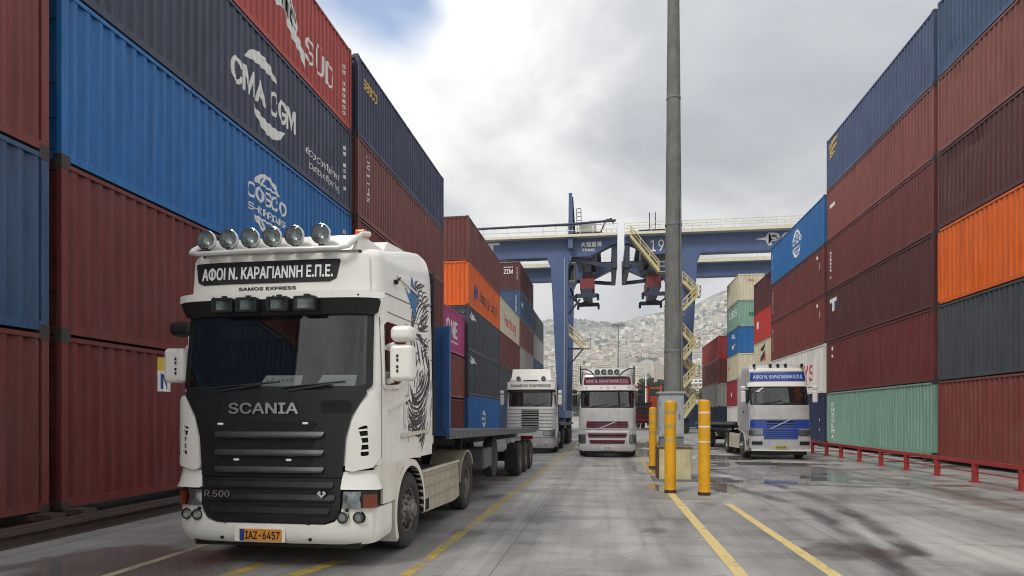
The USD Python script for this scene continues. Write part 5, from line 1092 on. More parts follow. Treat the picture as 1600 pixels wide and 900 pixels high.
# older white lorry in the left lane with horizontal slats
pf = [(.24, .08, 1.16), (.4, .02, 1.2), (.75, 0, 1.21), (1.15, .03, 1.2), (2.2, .06, 1.19), (2.95, .22, 1.14), (3.1, .25, 1.13), (3.5, .34, 1.1), (3.6, .4, 1.08)]
sl = []
for k in range(6): z = 1.12+.165*k; sl.append(('front_slat', rpoly([(-1.06, z), (1.06, z), (1.06, z+.11), (-1.06, z+.11)], .02), .05, 'pearl_white', None)); sl.append(('grille_opening', sbox(-.42, z+.115, .42, z+.16), .03, 'void_black', None)); sl.append(('grille_opening', rrect(-.42, z+.02, .42, z+.09, .01), .056, 'void_black', None))
P2 = dict(prof=pf, yb=2.3, roof=[(.3, 3.6), (1.0, 3.72), (2.3, 3.74)], zt=3.5, ws=(2.28, 2.94, 1.0), paint='pearl_white', hl=(.62, .84, 1.12, 1.06), bump=(.26, .76), plate=('dirty_white', .4), bumper_paint='lorry_silver', fairing='chassis_grey',
    panels=[('sun_visor', rpoly([(-1.12, 2.95), (1.12, 2.95), (1.1, 3.06), (-1.1, 3.06)], .02), .08, 'trim_black', None), ('sign_board', rpoly([(-1.16, 3.06), (1.16, 3.06), (1.1, 3.44), (-1.1, 3.44)], .03), .14, 'lorry_white', None),
            ('bonnet_panel', rpoly([(-1.12, 2.12), (1.12, 2.12), (1.14, 2.24), (-1.14, 2.24)], .03), .03, 'pearl_white', None)] + sl + [('lower_front', rpoly([(-1.14, .78), (1.14, .78), (1.14, 1.1), (-1.14, 1.1)], .03), .02, 'lorry_silver', None)],
    letters=[('SAMOS EXPRESS', (-.92, .92, 3.17, 3.30), .15, 'ink_black')])
t, c = lorry('older white lorry with slatted grille and boxy roof spoiler in the left lane', (-3.62, 30.6, 0), P2)
part(t, 'roof_spoiler', hull([(x, y, z) for x, y, z in ((-.98, .42, 3.55), (.98, .42, 3.55), (-.92, .62, 4.1), (.92, .62, 4.1), (-.95, 2.2, 4.14), (.95, 2.2, 4.14), (-1.0, 2.2, 3.6), (1.0, 2.2, 3.6))]), 'lorry_white')
for x in (-.6, .62): round_lamp(t, x, .3, 3.62, .11, 'trim_black')
part(t, 'bar_lamp', [rbx(-.36, .36, .3, .36, 3.5, 3.55, .02, 1)], 'trim_black')
part(t, 'fog_lamp', [lathe([(0, -.02), (.09, -.01), (.1, .04), (0, .06)], 14, 'y', (x, -.02, .52)) for x in (-.85, .75)], 'reflector', smooth=40)
flatbed('flatbed trailer behind the older white lorry', (-3.62, 33.8, 0), 1.45, 1.35, 13.0, None)

# blue and silver lorry by the right-hand stacks
pf = [(.3, .08, 1.2), (.4, .02, 1.235), (.85, 0, 1.24), (1.3, .03, 1.235), (2.2, .1, 1.22), (3.0, .32, 1.16), (3.2, .36, 1.15), (3.75, .46, 1.12), (3.9, .52, 1.1)]
P3_ = dict(prof=pf, yb=2.3, roof=[(.3, 3.84), (.8, 3.94), (1.5, 4.0), (2.3, 4.04)], zt=3.76, ws=(2.3, 2.98, 1.1), paint='lorry_silver', hl=(.68, 1.0, 1.2, 1.24), bump=(.42, .84), plate=('plate_yellow', .52), bumper_paint='lorry_silver', skirt='dusty_white', mirror_paint='pearl_white',
    panels=[('visor', rpoly([(-1.15, 3.02), (1.15, 3.02), (1.14, 3.22), (-1.14, 3.22)], .03), .06, 'lorry_white', None), ('sign_board', rpoly([(-1.09, 3.26), (1.09, 3.26), (1.06, 3.62), (-1.06, 3.62)], .04), .03, 'lorry_blue', None),
            ('roof_front', sbox(-1.1, 3.66, 1.1, 3.8), .02, 'lorry_white', None), ('bonnet_panel', rpoly([(-1.12, 1.66), (1.12, 1.66), (1.14, 2.24), (-1.14, 2.24)], .08), .04, 'lorry_silver', None),
            ('grille', rpoly([(-1.16, 1.29), (1.16, 1.29), (1.15, 1.63), (-1.15, 1.63)], .02), .03, 'lorry_blue', 'upper blue grille'), ('grille', rpoly([(-.66, .86), (.66, .86), (.70, 1.27), (-.70, 1.27)], .02), .03, 'lorry_blue', 'lower blue grille'),
            ('grille_opening', rrect(-.55, 1.34, .55, 1.6, .02), .034, 'void_black', None), ('grille_mesh', rrect(-.55, 1.36, .55, 1.42, .01), .04, 'lorry_blue', None), ('grille_mesh', rrect(-.55, 1.46, .55, 1.52, .01), .04, 'lorry_blue', None),
            ('grille_bar', Polygon([(-.42, 1.28), (-.36, 1.28), (.42, 1.66), (.33, 1.66)]), .055, 'chrome', None)]
           + [('grille_opening', sbox(-.6, z, .6, z+.02), .033, 'void_black', None) for z in (.95, 1.03, 1.11, 1.19)]
           + [('lamp_surround', rpoly([(s*.66, .84), (s*1.22, .84), (s*1.22, 1.28), (s*.7, 1.28)], .03), .015, 'lorry_silver', None) for s in (-1, 1)],
    letters=[('ΑΦΟΙ Ν. ΚΑΡΑΓΙΑΝΝΗ Ε.Π.Ε.', (-.98, .98, 3.36, 3.51), .038, 'letter_pale_blue')])
t, c = lorry('silver lorry with blue grille and blue sign, parked at the right', (7.1, 27.6, 0), P3_)
for x in (-.95, -.3, .0, .3, .95): part(t, 'roof_light', rbx(x-.05, x+.05, .42, .56, 3.84, 3.98, .02, 1), 'trim_black')
for s in (-1, 1): part(t, 'fog_lamp', panel(rrect(min(s*.72, s*1.1), .62, max(s*.72, s*1.1), .76, .03), c.front, .075, .03, .1), 'trim_black')
part(t, 'bumper_step', bx(-1.15, 1.15, -.06, .2, .36, .42), 'pearl_white')
part(t, 'paper_sign', hull([(-.95, .25, 2.82), (-.7, .2, 2.98), (-.62, .2, 2.98), (-.8, .25, 2.8), (-.95, .26, 2.82), (-.62, .21, 2.98)]), 'card_white')
flatbed('dark flatbed trailer behind the blue and silver lorry', (7.1, 30.8, 0), 1.55, 1.4, 13.0, None)
# ------------------------------------------------------------------ lamp mast, cabinet, bollards, guard rail
plain('concrete_pole', '6f706c', .8, var=.3, scale=3, dirt=.55, dirtcol=(.07, .07, .068), bump=.3, bscale=25)
plain('block_yellow', 'b9b08a', .8, var=.25, scale=3, dirt=.55, dirtcol=(.28, .22, .10), bump=.3, bscale=30)
plain('block_edge', '57332c', .75, var=.3)
plain('cabinet_grey', '9ea2a3', .5, .1, var=.1, dirt=.25)
plain('cabinet_dark', '6e7375', .5, .1, var=.1, dirt=.3)
plain('bollard_yellow', 'd39a10', .5, var=.12, dirt=.25, dirtcol=(.2, .13, .03))
plain('band_grey', 'a79a5a', .55, var=.2)
plain('band_white', 'ddd6c2', .55, var=.15)
plain('rust_foot', '3b2a20', .8, var=.3)
plain('barrier_red', '9b2a2a', .5, var=.15, dirt=.2)
px, py_ = 1.9, 18.7
z = np.array([0.9, 2.0, 6, 10, 14, 20.0]); r = np.interp(z, [.9, 3.2, 20], [.285, .26, .11])
t = thing('lamp_mast', 'tall weathered grey concrete mast rising from a yellow block', 'mast', (px, py_, 0))
part(t, 'mast_shaft', lathe(np.c_[np.r_[0, r, 0], np.r_[.9, z, 20.0]], 20), 'concrete_pole', smooth=40)
part(t, 'lamp_head', [bx(-1.2, 1.2, -.06, .06, 19.9, 20.02)] + [rbx(x-.25, x+.25, -.25, .15, 19.6, 19.88, .05, 1) for x in (-1.0, -.35, .35, 1.0)], 'cabinet_dark')
part(t, 'cable_pipe', [tube([(.2, -.24, 1.2), (.2, -.24, 3.0), (.17, -.21, 8.0)], .02, 6)], 'cabinet_dark')
part(t, 'mast_band', [lathe([(q+.006, zz), (q+.012, zz+.01), (q+.012, zz+.06), (q+.006, zz+.07)], 20) for zz in (3.6, 7.2, 10.8) for q in [float(np.interp(zz, [.9, 3.2, 20], [.285, .26, .11]))]], 'cabinet_dark')
bl = thing('concrete_block', 'stained yellow concrete block at the foot of the lamp mast', 'block', (px, py_-.05, 0))
part(bl, 'block', bx(-.46, .44, -.45, .45, .0, .92, .03), 'block_yellow')
part(bl, 'block_edge', [bx(-.475, -.45, -.46, .45, .02, .93), bx(-.47, .45, -.47, -.449, .9, .935)], 'block_edge')
part(bl, 'base_slab', bx(-.6, .62, -.6, .6, .003, .05), 'concrete_pole')
cb = thing('control_cabinet', 'grey metal control cabinet standing on the yellow block before the mast', 'cabinet', (px-.1, py_-.06, .92))
part(cb, 'plinth', bx(-.30, .33, -.34, .2, .002, .3), 'cabinet_dark')
part(cb, 'housing', bx(-.34, .34, -.38, -.26, .3, 1.50, .01), 'cabinet_grey'); part(cb, 'housing', [bx(-.34, -.30, -.26, .24, .3, 1.5), bx(.30, .34, -.26, .24, .3, 1.5)], 'cabinet_grey', label='side panel of the cabinet')
d = part(cb, 'door', bx(-.29, .29, -.396, -.381, .36, 1.42), 'cabinet_grey'); part(d, 'handle', bx(.2, .23, -.42, -.397, .8, .95), 'cabinet_dark')
part(cb, 'lid', bx(-.38, .38, -.43, .27, 1.5, 1.555, .01), 'cabinet_grey')
part(cb, 'socket_box', rbx(-.1, .11, -.48, -.397, 1.12, 1.3, .015, 1), 'cabinet_grey')
part(cb, 'hinge', [bx(-.312, -.292, -.41, -.397, zz, zz+.08) for zz in (.5, 1.2)], 'cabinet_dark')
for x, y, h, b, lb in ((1.49, 15.4, 2.16, 'band_grey', 'yellow steel bollard with faded grey bands in front of the cabinet'), (2.21, 15.05, 2.17, 'band_white', 'yellow steel bollard with three white bands right of the cabinet'), (1.60, 22.6, 2.1, 'band_grey', 'yellow steel bollard behind and left of the cabinet')):
    t = thing('bollard', lb, 'bollard', (x, y, 0), 0, 'yellow bollards round the lamp mast'); rr_ = .133
    part(t, 'post', lathe([(0, 0), (rr_, 0), (rr_, h-.06), (rr_*.86, h-.02), (rr_*.5, h), (0, h+.004)], 24), 'bollard_yellow', smooth=40)
    for zz in (1.86, 1.54, 1.2): part(t, 'band', lathe([(rr_, zz), (rr_+.003, zz), (rr_+.003, zz+(.035 if b == 'band_white' else .07)), (rr_, zz+(.035 if b == 'band_white' else .07))], 24), b, smooth=40)
    part(t, 'foot', lathe([(rr_+.004, .002), (rr_+.006, .06), (rr_+.001, .075)], 24), 'rust_foot', smooth=40)
t = thing('guard_rail', 'low red steel guard rail in front of the right-hand stacks', 'guard rail', (9.9, 0, 0))
for y in (17, 19, 21, 23, 25, 27, 29, 30.8, 32.8, 34.8): part(t, 'post', [bx(-.06, .06, y-.06, y+.06, .002, .5), bx(-.12, .12, y-.12, y+.12, .002, .02)], 'barrier_red')
part(t, 'rail', bx(-.05, .05, 16.5, 35.3, .5, .6), 'barrier_red')
part(t, 'rail', tube([(0, 16.6, .28), (0, 35.2, .28)], .02, 6), 'barrier_red', label='thin lower rail')

# ------------------------------------------------------------------ the two yard cranes
plain('crane_blue', '485d86', .45, var=.12, scale=.4, dirt=.35, dirtcol=(.05, .055, .075))
plain('crane_dark', '232c45', .5, var=.15, dirt=.3)
plain('crane_yellow', 'beb284', .5, var=.12, dirt=.25)
plain('crane_cream', 'd9d4bf', .55, var=.1, dirt=.3)
plain('crane_red', '7c2424', .5, var=.15, dirt=.3)
plain('machine_grey', 'a7aaa6', .5, var=.1, dirt=.2)
K = 68/61.0
def kz(zv): return 1.8+(zv-1.8)*K
def rail_run(a, b, n, h=1.05):
    """handrail from a to b"""
    a, b = np.array(a, float), np.array(b, float); ms = [beam(a+(0, 0, hh), b+(0, 0, hh), .06, .06) for hh in (h, h*.5)]
    for q in np.linspace(0, 1, n): p = a+(b-a)*q; ms.append(beam(p, p+(0, 0, h), .05, .05))
    return ms
YF, YR = 68.0, 79.6
def crane(label, sg, xe, xleg, tower_text, xfar):
    """sg: -1 the crane stands left of the road, +1 right; xe: x of the girder end over the road, xleg: centre of the leg"""
    t = thing('gantry_crane', label, 'crane', (0, 0, 0)); inn = -sg                       # inn points to the road
    zb, zt_ = kz(16.95), kz(18.75)
    xi = xe - inn*2.9                                                                    # where the taper begins
    for nm, y in (('front', YF), ('rear', YR)):
        prof_ = [(xfar, zb), (xi, zb), (xe-inn*.6, zb+(zt_-zb)*.55), (xe, zb+(zt_-zb)*.62), (xe, zt_), (xfar, zt_)]
        g = part(t, 'girder', prism(prof_, 'xz', y, y+1.1), 'crane_blue', label=f'{nm} main girder')
        part(g, 'flange', [bx(min(xfar, xi), max(xfar, xi), y-.08, y+1.18, zb-.05, zb-.001), bx(min(xfar, xe), max(xfar, xe), y-.08, y+1.18, zt_+.001, zt_+.05)], 'crane_blue')
        part(g, 'stiffener', [bx(x-.05, x+.05, y-.06, y-.001, zb, zt_) for x in np.linspace(xleg+inn*.5, xfar, 9)], 'crane_blue')
        part(g, 'crane_rail', bx(min(xfar, xe), max(xfar, xe), y+.5, y+.6, zt_+.05, zt_+.2), 'rust_steel')
        # walkway on the outer side
        oy = y-.95 if nm == 'front' else y+1.15
        w_ = part(t, 'walkway', bx(min(xfar, xe), max(xfar, xe), oy, oy+.85, zt_-.12, zt_-.04), 'crane_cream'); 
        part(w_, 'handrail', rail_run((xfar, oy+(.03 if nm == 'front' else .82), zt_-.04), (xe, oy+(.03 if nm == 'front' else .82), zt_-.04), 26), 'crane_cream')
        part(w_, 'toe_board', bx(min(xfar, xe), max(xfar, xe), oy-.02 if nm == 'front' else oy+.85, oy-.001 if nm == 'front' else oy+.87, zt_-.16, zt_+.1), 'crane_cream')
        # legs
        for x, w0 in ((xleg, 1.9), (xfar+inn*2.0, 1.9)):
            part(t, 'leg', frustum((x+inn*.0, y+.55, zb-.04), w0, 1.5, (x+inn*.25, y+.55, 2.4), .85, .9), 'crane_blue')
            if x == xleg: part(t, 'leg_head', hull([(x+q, yy, zz) for q, zz in ((-1.35, zb-.06), (1.35, zb-.06), (-.95, zb-1.0), (.95, zb-1.0)) for yy in (y-.1, y+1.2)]), 'crane_blue')
    # end tie between the two girders: portal with openings
    for x, h in ((xe-inn*.35, 1.0), (xe-inn*2.6, .8)):
        part(t, 'end_tie', bx(x-.25, x+.25, YF+1.1, YR, zb+(.7 if x == xe-inn*.35 else .1), zt_-.3), 'crane_dark')
    part(t, 'end_post', hull([(x, y, zz) for x in (xe-inn*.02, xe-inn*.55) for y in (YF+.02, YF+1.08) for zz in (zb-1.3, zb+1.0)]), 'crane_dark')
    part(t, 'end_post', hull([(x, y, zz) for x in (xe-inn*.02, xe-inn*.55) for y in (YR+.02, YR+1.08) for zz in (zb-.6, zb+1.0)]), 'crane_dark')
    part(t, 'end_strut', beam((xe-inn*.3, YF+.55, zb-1.15), (xe-inn*.3, YR+.55, zb-.5), .5, .5), 'crane_dark')
    part(t, 'end_brace', [beam((xe-inn*.4, YF+.55, zb-1.15), (xe-inn*5.2, YF+.55, zb-.1), .45, .4), beam((xe-inn*.4, YR+.55, zb-.5), (xe-inn*5.0, YR+.55, zb-.1), .4, .4)], 'crane_dark')
    # sills and tyres
    for x in (xleg+inn*.25, xfar+inn*2.25):
        part(t, 'sill_beam', bx(x-.4, x+.4, YF-1.2, YR+2.2, 1.6, 2.4, .04), 'crane_blue')
        for y in (YF-.5, YF+1.5, YR-.4, YR+1.6): 
            p_ = part(t, 'bogie_wheel', lathe([(.3, -.25), (.7, -.25), (.78, -.12), (.78, .12), (.7, .25), (.3, .25)], 20, 'x', (x, y, .78)), 'tyre_rubber', smooth=40); part(p_, 'hub', cyl((x-.2, y, .78), .32, .4, 'x', 12), 'crane_yellow')
            part(t, 'bogie_fork', bx(x-.34, x+.34, y-.15, y+.15, .9, 1.6), 'crane_blue')
    # lower cross beam carrying the white cable tray, seen between the girders
    part(t, 'cable_tray', bx(min(xfar, xleg-inn*1.2), max(xfar, xleg-inn*1.2), YR-.9, YR-.3, zt_-.55, zt_-.1), 'crane_cream')
    # trolley with spreader
    xs_ = xe-inn*(3.2 if sg < 0 else 3.1)
    part(t, 'trolley', [bx(xs_-1.6, xs_+1.4, YF+.2, YR+.9, zt_+.22, zt_+.6), bx(xs_-1.2, xs_+.9, YF+3.5, YR-3.5, zb+.1, zt_+.22)], 'crane_dark')
    ym = (YF+YR)/2-2.2
    part(t, 'hoist_rope', [tube([(xs_+dx, ym+dy, zb+.1), (xs_+dx*.7, ym+dy, kz(14.95))], .03, 5) for dx in (-.5, .5) for dy in (-2, 2)], 'trim_black')
    part(t, 'head_block', [bx(xs_-.75, xs_+.75, ym-2.6, ym+2.6, kz(14.0), kz(15.0)), bx(xs_-.55, xs_+.55, ym-1.0, ym+1.0, kz(15.0), kz(15.7))], 'crane_red')
    sp = part(t, 'spreader', [bx(xs_-.5, xs_+.5, ym-3.0, ym+3.0, kz(13.4), kz(14.0)), bx(xs_-1.2, xs_+1.2, ym-3.05, ym-2.7, kz(13.15), kz(13.5)), bx(xs_-1.2, xs_+1.2, ym+2.7, ym+3.05, kz(13.15), kz(13.5))], 'crane_dark')
    part(sp, 'flipper', [bx(xs_+q*1.05, xs_+q*1.3, yy, yy+.3, kz(12.85), kz(13.4)) for q in (-1, 1) for yy in (ym-3.05, ym+2.75)], 'trim_black')
    cx_ = xs_ - inn*2.0
    if sg < 0:
        cab_ = part(t, 'driver_cab', [bx(cx_-.65, cx_+.65, ym-1.6, ym+.4, kz(14.9), kz(15.1)), bx(cx_-.65, cx_+.65, ym-1.6, ym+.4, kz(16.6), kz(16.8)), bx(cx_-.65, cx_+.65, ym+.3, ym+.4, kz(15.1), kz(16.6))] + [bx(cx_+q*.6-.05, cx_+q*.6+.05, yy, yy+.1, kz(15.1), kz(16.6)) for q in (-1, 1) for yy in (ym-1.6, ym-.6)], 'crane_cream')
        part(cab_, 'pane', [bx(cx_-.55, cx_+.55, ym-1.58, ym-1.56, kz(15.1), kz(16.6)), bx(cx_+.6, cx_+.62, ym-1.5, ym+.3, kz(15.1), kz(16.6))], 'dark_glass')
    # festoon arm under the spreader
    part(t, 'hose_loop', tube([(xs_-inn*1.9, ym, kz(14.6)), (xs_-inn*1.5, ym, kz(13.4)), (xs_-inn*.9, ym, kz(13.0)), (xs_, ym, kz(13.2))], .12, 6), 'trim_black', smooth=40)
    return t, dict(zb=zb, zt=zt_, xleg=xleg, xe=xe, inn=inn)
tl, q = crane('blue gantry crane over the left-hand stacks, with tall mast', -1, 1.18, -4.9, None, -31.0)
zb, zt_ = q['zb'], q['zt']
yl = YF-.012
flatx = lambda u, v, o=0.0: np.stack([u, np.full_like(np.asarray(u, float), YF)-np.asarray(o)+0*u, v], -1)
def crane_text(t, g, mat='letter_white'): part(t, 'lettering', panel(g, flatx, .012, .006, 2.0), mat)
crane_text(tl, fit_text('PCT', -17.2, -11.35, zb+.45, zt_-.25, True))
# four characters of the maker and a line of initials under them
def glyph(strokes, x, z, s): return unary_union([LineString([(x+a*s, z+b*s), (x+c*s, z+d*s)]).buffer(.045) for a, b, c, d in strokes])
GL = [[(.1,.65,.9,.65),(.5,1,.5,.6),(.5,.6,.1,0),(.5,.6,.9,0)], [(.05,.8,.35,.8),(.2,1,.2,.1),(.05,.1,.4,.25),(.5,.9,.95,.9),(.5,.6,.95,.6),(.72,.95,.72,.0),(.5,.3,.95,.3),(.5,.05,.95,.05)], [(.1,.9,.9,.9),(.5,1,.5,.1),(.1,.7,.9,.7),(.15,.5,.85,.5),(.15,.5,.15,.25),(.85,.5,.85,.25),(.15,.25,.85,.25),(.05,.03,.95,.03)], [(.1,.95,.25,.8),(.05,.6,.2,.5),(.1,.05,.3,.35),(.4,.85,.95,.85),(.4,.6,.95,.6),(.55,1,.55,.6),(.8,1,.8,.6),(.45,.4,.9,.4),(.5,.4,.5,.05),(.5,.05,.95,.05),(.9,.4,.9,.2)]]
crane_text(tl, unary_union([glyph(g_, -2.62+.56*i, zb+1.0, .46) for i, g_ in enumerate(GL)]))
crane_text(tl, fit_text('TPMC', -2.55, -1.15, zb+.5, zb+.78, True))
# mast, ladder, machinery house, reel
xm = -3.7
part(tl, 'mast', frustum((xm, YF-.5, zb+.7), .5, .5, (xm, YF-.5, kz(22.8)), .34, .34), 'crane_blue')
part(tl, 'mast_stay', beam((xm+.15, YF-.4, kz(22.4)), (xm+.15, YF+7.5, zt_+.6), .25, .25), 'crane_dark'); part(tl, 'ladder', [beam((xm+.5+q, YF+1.5, kz(21.9)), (xm+.5+q, YF+6, zt_+.6), .06, .06) for q in (0, .5)] + [beam((xm+.5, YF+1.5+4.5*k/10, kz(21.9)+(zt_+.6-kz(21.9))*k/10), (xm+1.0, YF+1.5+4.5*k/10, kz(21.9)+(zt_+.6-kz(21.9))*k/10), .06, .06) for k in range(11)], 'crane_dark')
mh = part(tl, 'machinery_house', bx(-2.9, -1.45, YF+2, YF+6, zt_+.6, kz(20.6), .05), 'machine_grey'); part(mh, 'exhaust_pipe', tube([(-1.2, YF+2.2, zt_+.5), (-1.2, YF+2.2, kz(20.4)), (-1.35, YF+2.2, kz(20.75)), (-1.6, YF+2.2, kz(20.8)), (-1.75, YF+2.2, kz(20.5))], .16, 8), 'machine_grey', smooth=40)
part(tl, 'cable_boom', [tube([(-31, YF-1.0, kz(19.55)), (-4, YF-1.0, kz(19.75)), (1.0, YF-1.0, kz(19.95))], .13, 8), tube([(-.6, YF+.2, zt_+.4), (.0, YF+.2, kz(20.35)), (.55, YF+.2, kz(20.45)), (.75, YF+.2, kz(20.0))], .09, 6)], 'crane_dark', smooth=40)
part(tl, 'winch', [bx(-.9, -.2, YF+1.2, YF+2.4, zt_+.2, zt_+.75), cyl((-.1, YF+1.6, zt_+.5), .3, .7, 'x', 12)], 'crane_dark')
part(tl, 'deck_railing', rail_run((-3.2, YF+1.0, zt_+.1), (1.1, YF+1.0, zt_+.1), 9, .95), 'crane_yellow')
def stair(t, a, b, y0, w=.9, n=9, mat='crane_yellow'):
    """a stair flight with rails between two points in the girder's plane"""
    a, b = np.array(a, float), np.array(b, float); ms = []
    for yy in (y0, y0+w):
        A, B = np.array([a[0], yy, a[1]]), np.array([b[0], yy, b[1]])
        ms += [beam(A, B, .08, .26), beam(A+(0, 0, 1.0), B+(0, 0, 1.0), .09, .09), beam(A+(0, 0, .55), B+(0, 0, .55), .05, .05)]
        for k in np.linspace(0, 1, 4): p = A+(B-A)*k; ms.append(beam(p, p+(0, 0, 1.0), .06, .06))
    for k in np.linspace(.05, .95, n): p = a+(b-a)*k; ms.append(bx(p[0]-.12, p[0]+.12, y0, y0+w, p[1]-.02, p[1]+.02))
    part(t, 'stair_flight', ms, mat)
def landing(t, x0, x1, zc_, y0, w=1.0):
    part(t, 'landing', [bx(min(x0, x1), max(x0, x1), y0, y0+w, zc_-.08, zc_)] + rail_run((x0, y0, zc_), (x1, y0, zc_), 3, 1.0) + rail_run((x1, y0, zc_), (x1, y0+w, zc_), 2, 1.0), 'crane_yellow')
# access ladder bracket on the left crane's leg
sx_ = -3.95
for za, zb_ in ((kz(9.7), kz(8.3)),):
    stair(tl, (sx_, za), (sx_+1.5, zb_), YF+.3); landing(tl, sx_+1.3, sx_+2.3, zb_, YF+.3)
    part(tl, 'stair_bracket', [beam((sx_-.1, YF+.7, zb_-.05), (sx_+2.2, YF+.7, zb_-.05), .12, .16), beam((sx_-.1, YF+.7, zb_-2.0), (sx_+1.5, YF+.7, zb_-.1), .14, .14)], 'crane_dark')
part(tl, 'stair_bracket', [beam((sx_, YF+.7, kz(11.6)), (sx_+1.2, YF+.7, kz(13.0)), .2, .2), beam((sx_, YF+.7, kz(13.2)), (sx_+1.0, YF+.7, kz(13.3)), .16, .16)], 'crane_dark', label='upper bracket')
part(tl, 'leg_pipe', tube([(-4.35, YF-.25, zb-.2), (-4.4, YF+.05, 2.4)], .05, 6), 'machine_grey')

tr_, q = crane('blue gantry crane over the right-hand stacks, with yellow zigzag stairs', 1, 1.9, 8.35, None, 36.0)
zb, zt_ = q['zb'], q['zt']
crane_text(tr_, fit_text('19', 4.55, 5.95, zb+.25, zb+1.45, False))
crane_text(tr_, fit_text('PCT', 16.3, 20.2, zb+.45, zt_-.3, True))
crane_text(tr_, unary_union([Polygon([(15.0, zb+1.1), (16.0, zb+1.25), (16.3, zb+1.75), (16.6, zb+1.25), (17.6, zb+1.1), (16.6, zb+.95), (16.3, zb+.4), (16.0, zb+.95)])]))
# stairs: from the girder end down behind the lamp mast, then zigzag at the leg
xs0 = 2.5; stair(tr_, (xs0, zt_-.3), (xs0+2.9, kz(15.1)), YF-1.0, n=12); landing(tr_, xs0+2.7, xs0+5.0, kz(15.1), YF-1.0)
lev = [13.9, 11.9, 9.3, 7.5, 5.8, 4.0, 2.6]; xl, xr = 7.35, 9.0
stair(tr_, (7.7, kz(14.1)), (9.2, kz(12.75)), YF-1.1); landing(tr_, 8.8, 9.5, kz(12.75), YF-1.1)
stair(tr_, (9.0, kz(12.6)), (7.6, kz(11.3)), YF-2.1); landing(tr_, 7.9, 5.9, kz(11.0), YF-1.6)
stair(tr_, (7.5, kz(9.6)), (8.9, kz(8.1)), YF-1.1); landing(tr_, 8.6, 9.4, kz(8.1), YF-1.1)
stair(tr_, (8.7, kz(8.0)), (7.7, kz(6.9)), YF-2.1, n=6); landing(tr_, 7.9, 7.3, kz(6.9), YF-2.1)
stair(tr_, (7.6, kz(6.9)), (8.9, kz(5.5)), YF-1.1); landing(tr_, 8.6, 9.4, kz(5.5), YF-1.1)
stair(tr_, (8.7, kz(5.4)), (7.7, kz(4.4)), YF-2.1, n=6); landing(tr_, 7.9, 7.3, kz(4.4), YF-2.1)
stair(tr_, (7.6, kz(4.4)), (8.9, kz(3.0)), YF-1.1); landing(tr_, 8.6, 9.4, kz(3.0), YF-1.1)
stair(tr_, (8.7, kz(2.9)), (7.7, 1.6), YF-2.1, n=6)
part(tr_, 'deck_post', [beam((4.8+d_, YF+.4, zt_+.1), (4.8+d_, YF+.4, zt_+2.4), .09, .09) for d_ in (-.3, .3)] + [beam((4.5, YF+.4, zt_+1.4), (5.1, YF+.4, zt_+1.4), .06, .06)], 'crane_dark')
part(tr_, 'mast', [beam((6.3, YF+.4, zt_), (7.0, YF+.4, zt_+5.5), .3, .3)], 'crane_dark')
part(tr_, 'deck_railing', rail_run((2.2, YF+1.0, zt_+.1), (35, YF+1.0, zt_+.1), 40, 1.2), 'crane_cream')
# ------------------------------------------------------------------ distant town, hill, trees and port odds and ends
M['hill_scrub'] = usdkit.material(stage, '/World/Looks/hill_scrub', {
    'g': ('geometry', {}), 'n': ('noise_texture', {'scale': .012, 'detail': 9.0, 'roughness': .7}), 'r': ('rgb_ramp', {'ramp': [(.3, (.05, .058, .04)), (.45, (.11, .112, .085)), (.55, (.20, .195, .165)), (.7, (.33, .31, .28))]}),
    'n2': ('noise_texture', {'scale': .05, 'detail': 8.0, 'roughness': .78}), 'm': ('map_range', {'from_min': .45, 'from_max': .6, 'to_min': 1.35, 'to_max': .4, 'clamp': True}), 'c': ('mix_color', {'blend_type': 'multiply', 'fac': 1.0, 'use_clamp': False}),
    'p': ('principled_bsdf', {'roughness': .95, 'specular_ior_level': .1})},
    [('g.position', 'n.vector'), ('n.fac', 'r.fac'), ('g.position', 'n2.vector'), ('n2.fac', 'm.value'), ('r.color', 'c.a'), ('m.result', 'c.b'), ('c.result', 'p.base_color')], surface='p.BSDF')
for n_, c_ in (('wall_white', 'e4dfd2'), ('wall_cream', 'd9d0b8'), ('wall_beige', 'c3b59c'), ('wall_pink', 'd2c2b2'), ('wall_grey', 'aaa79f'), ('wall_ochre', 'd2bb8a')): plain(n_, c_, .85, var=.12, scale=.15, dirt=.2)
plain('window_dark', '3c4046', .3, var=.3, scale=.3)
plain('roof_tile', '9a5a42', .85, var=.2, scale=.3)
plain('roof_flat', 'a09a8e', .9, var=.2, scale=.2)
plain('awning', 'b9a27e', .8, var=.2)
AZ0 = lambda X, Y: np.arctan2(X, Y)
def ridge(a):
    """height of the skyline in tangent of elevation, by bearing"""
    px_ = 800+1000*np.tan(a+math.radians(8.3625))
    y = np.interp(px_, [300, 700, 840, 875, 905, 940, 970, 1000, 1030, 1060, 1090, 1110, 1130, 1180, 1260, 1700], [520, 500, 500, 497, 500, 505, 508, 498, 495, 494, 486, 476, 470, 462, 470, 540])
    return (650-y)/1000*np.cos(a)/np.cos(a+math.radians(8.3625))*1.0
RD = 2300.0
def hill_z(X, Y):
    X, Y = np.asarray(X, float), np.asarray(Y, float); d = np.hypot(X, Y); a = AZ0(X, Y)
    top = ridge(a)*RD/np.cos(a)*np.cos(a)
    k = np.clip((d-520)/(RD-520), 0, 1.6)
    s = np.where(k < 1, .32*k+.68*k**1.9, 1-.5*(k-1))
    n = (meshkit.fbm(np.stack([X*.004, Y*.004, 0*X], -1), 5, 5)-.5)*46*np.clip(k*1.5, 0, 1)*np.clip(abs(1-k)*4+.25, 0, 1)
    return np.maximum(0, s*top+n)
aa = np.radians(np.linspace(-42, 48, 190)); dd = np.concatenate([np.linspace(500, 2300, 90), np.linspace(2330, 3300, 14)])
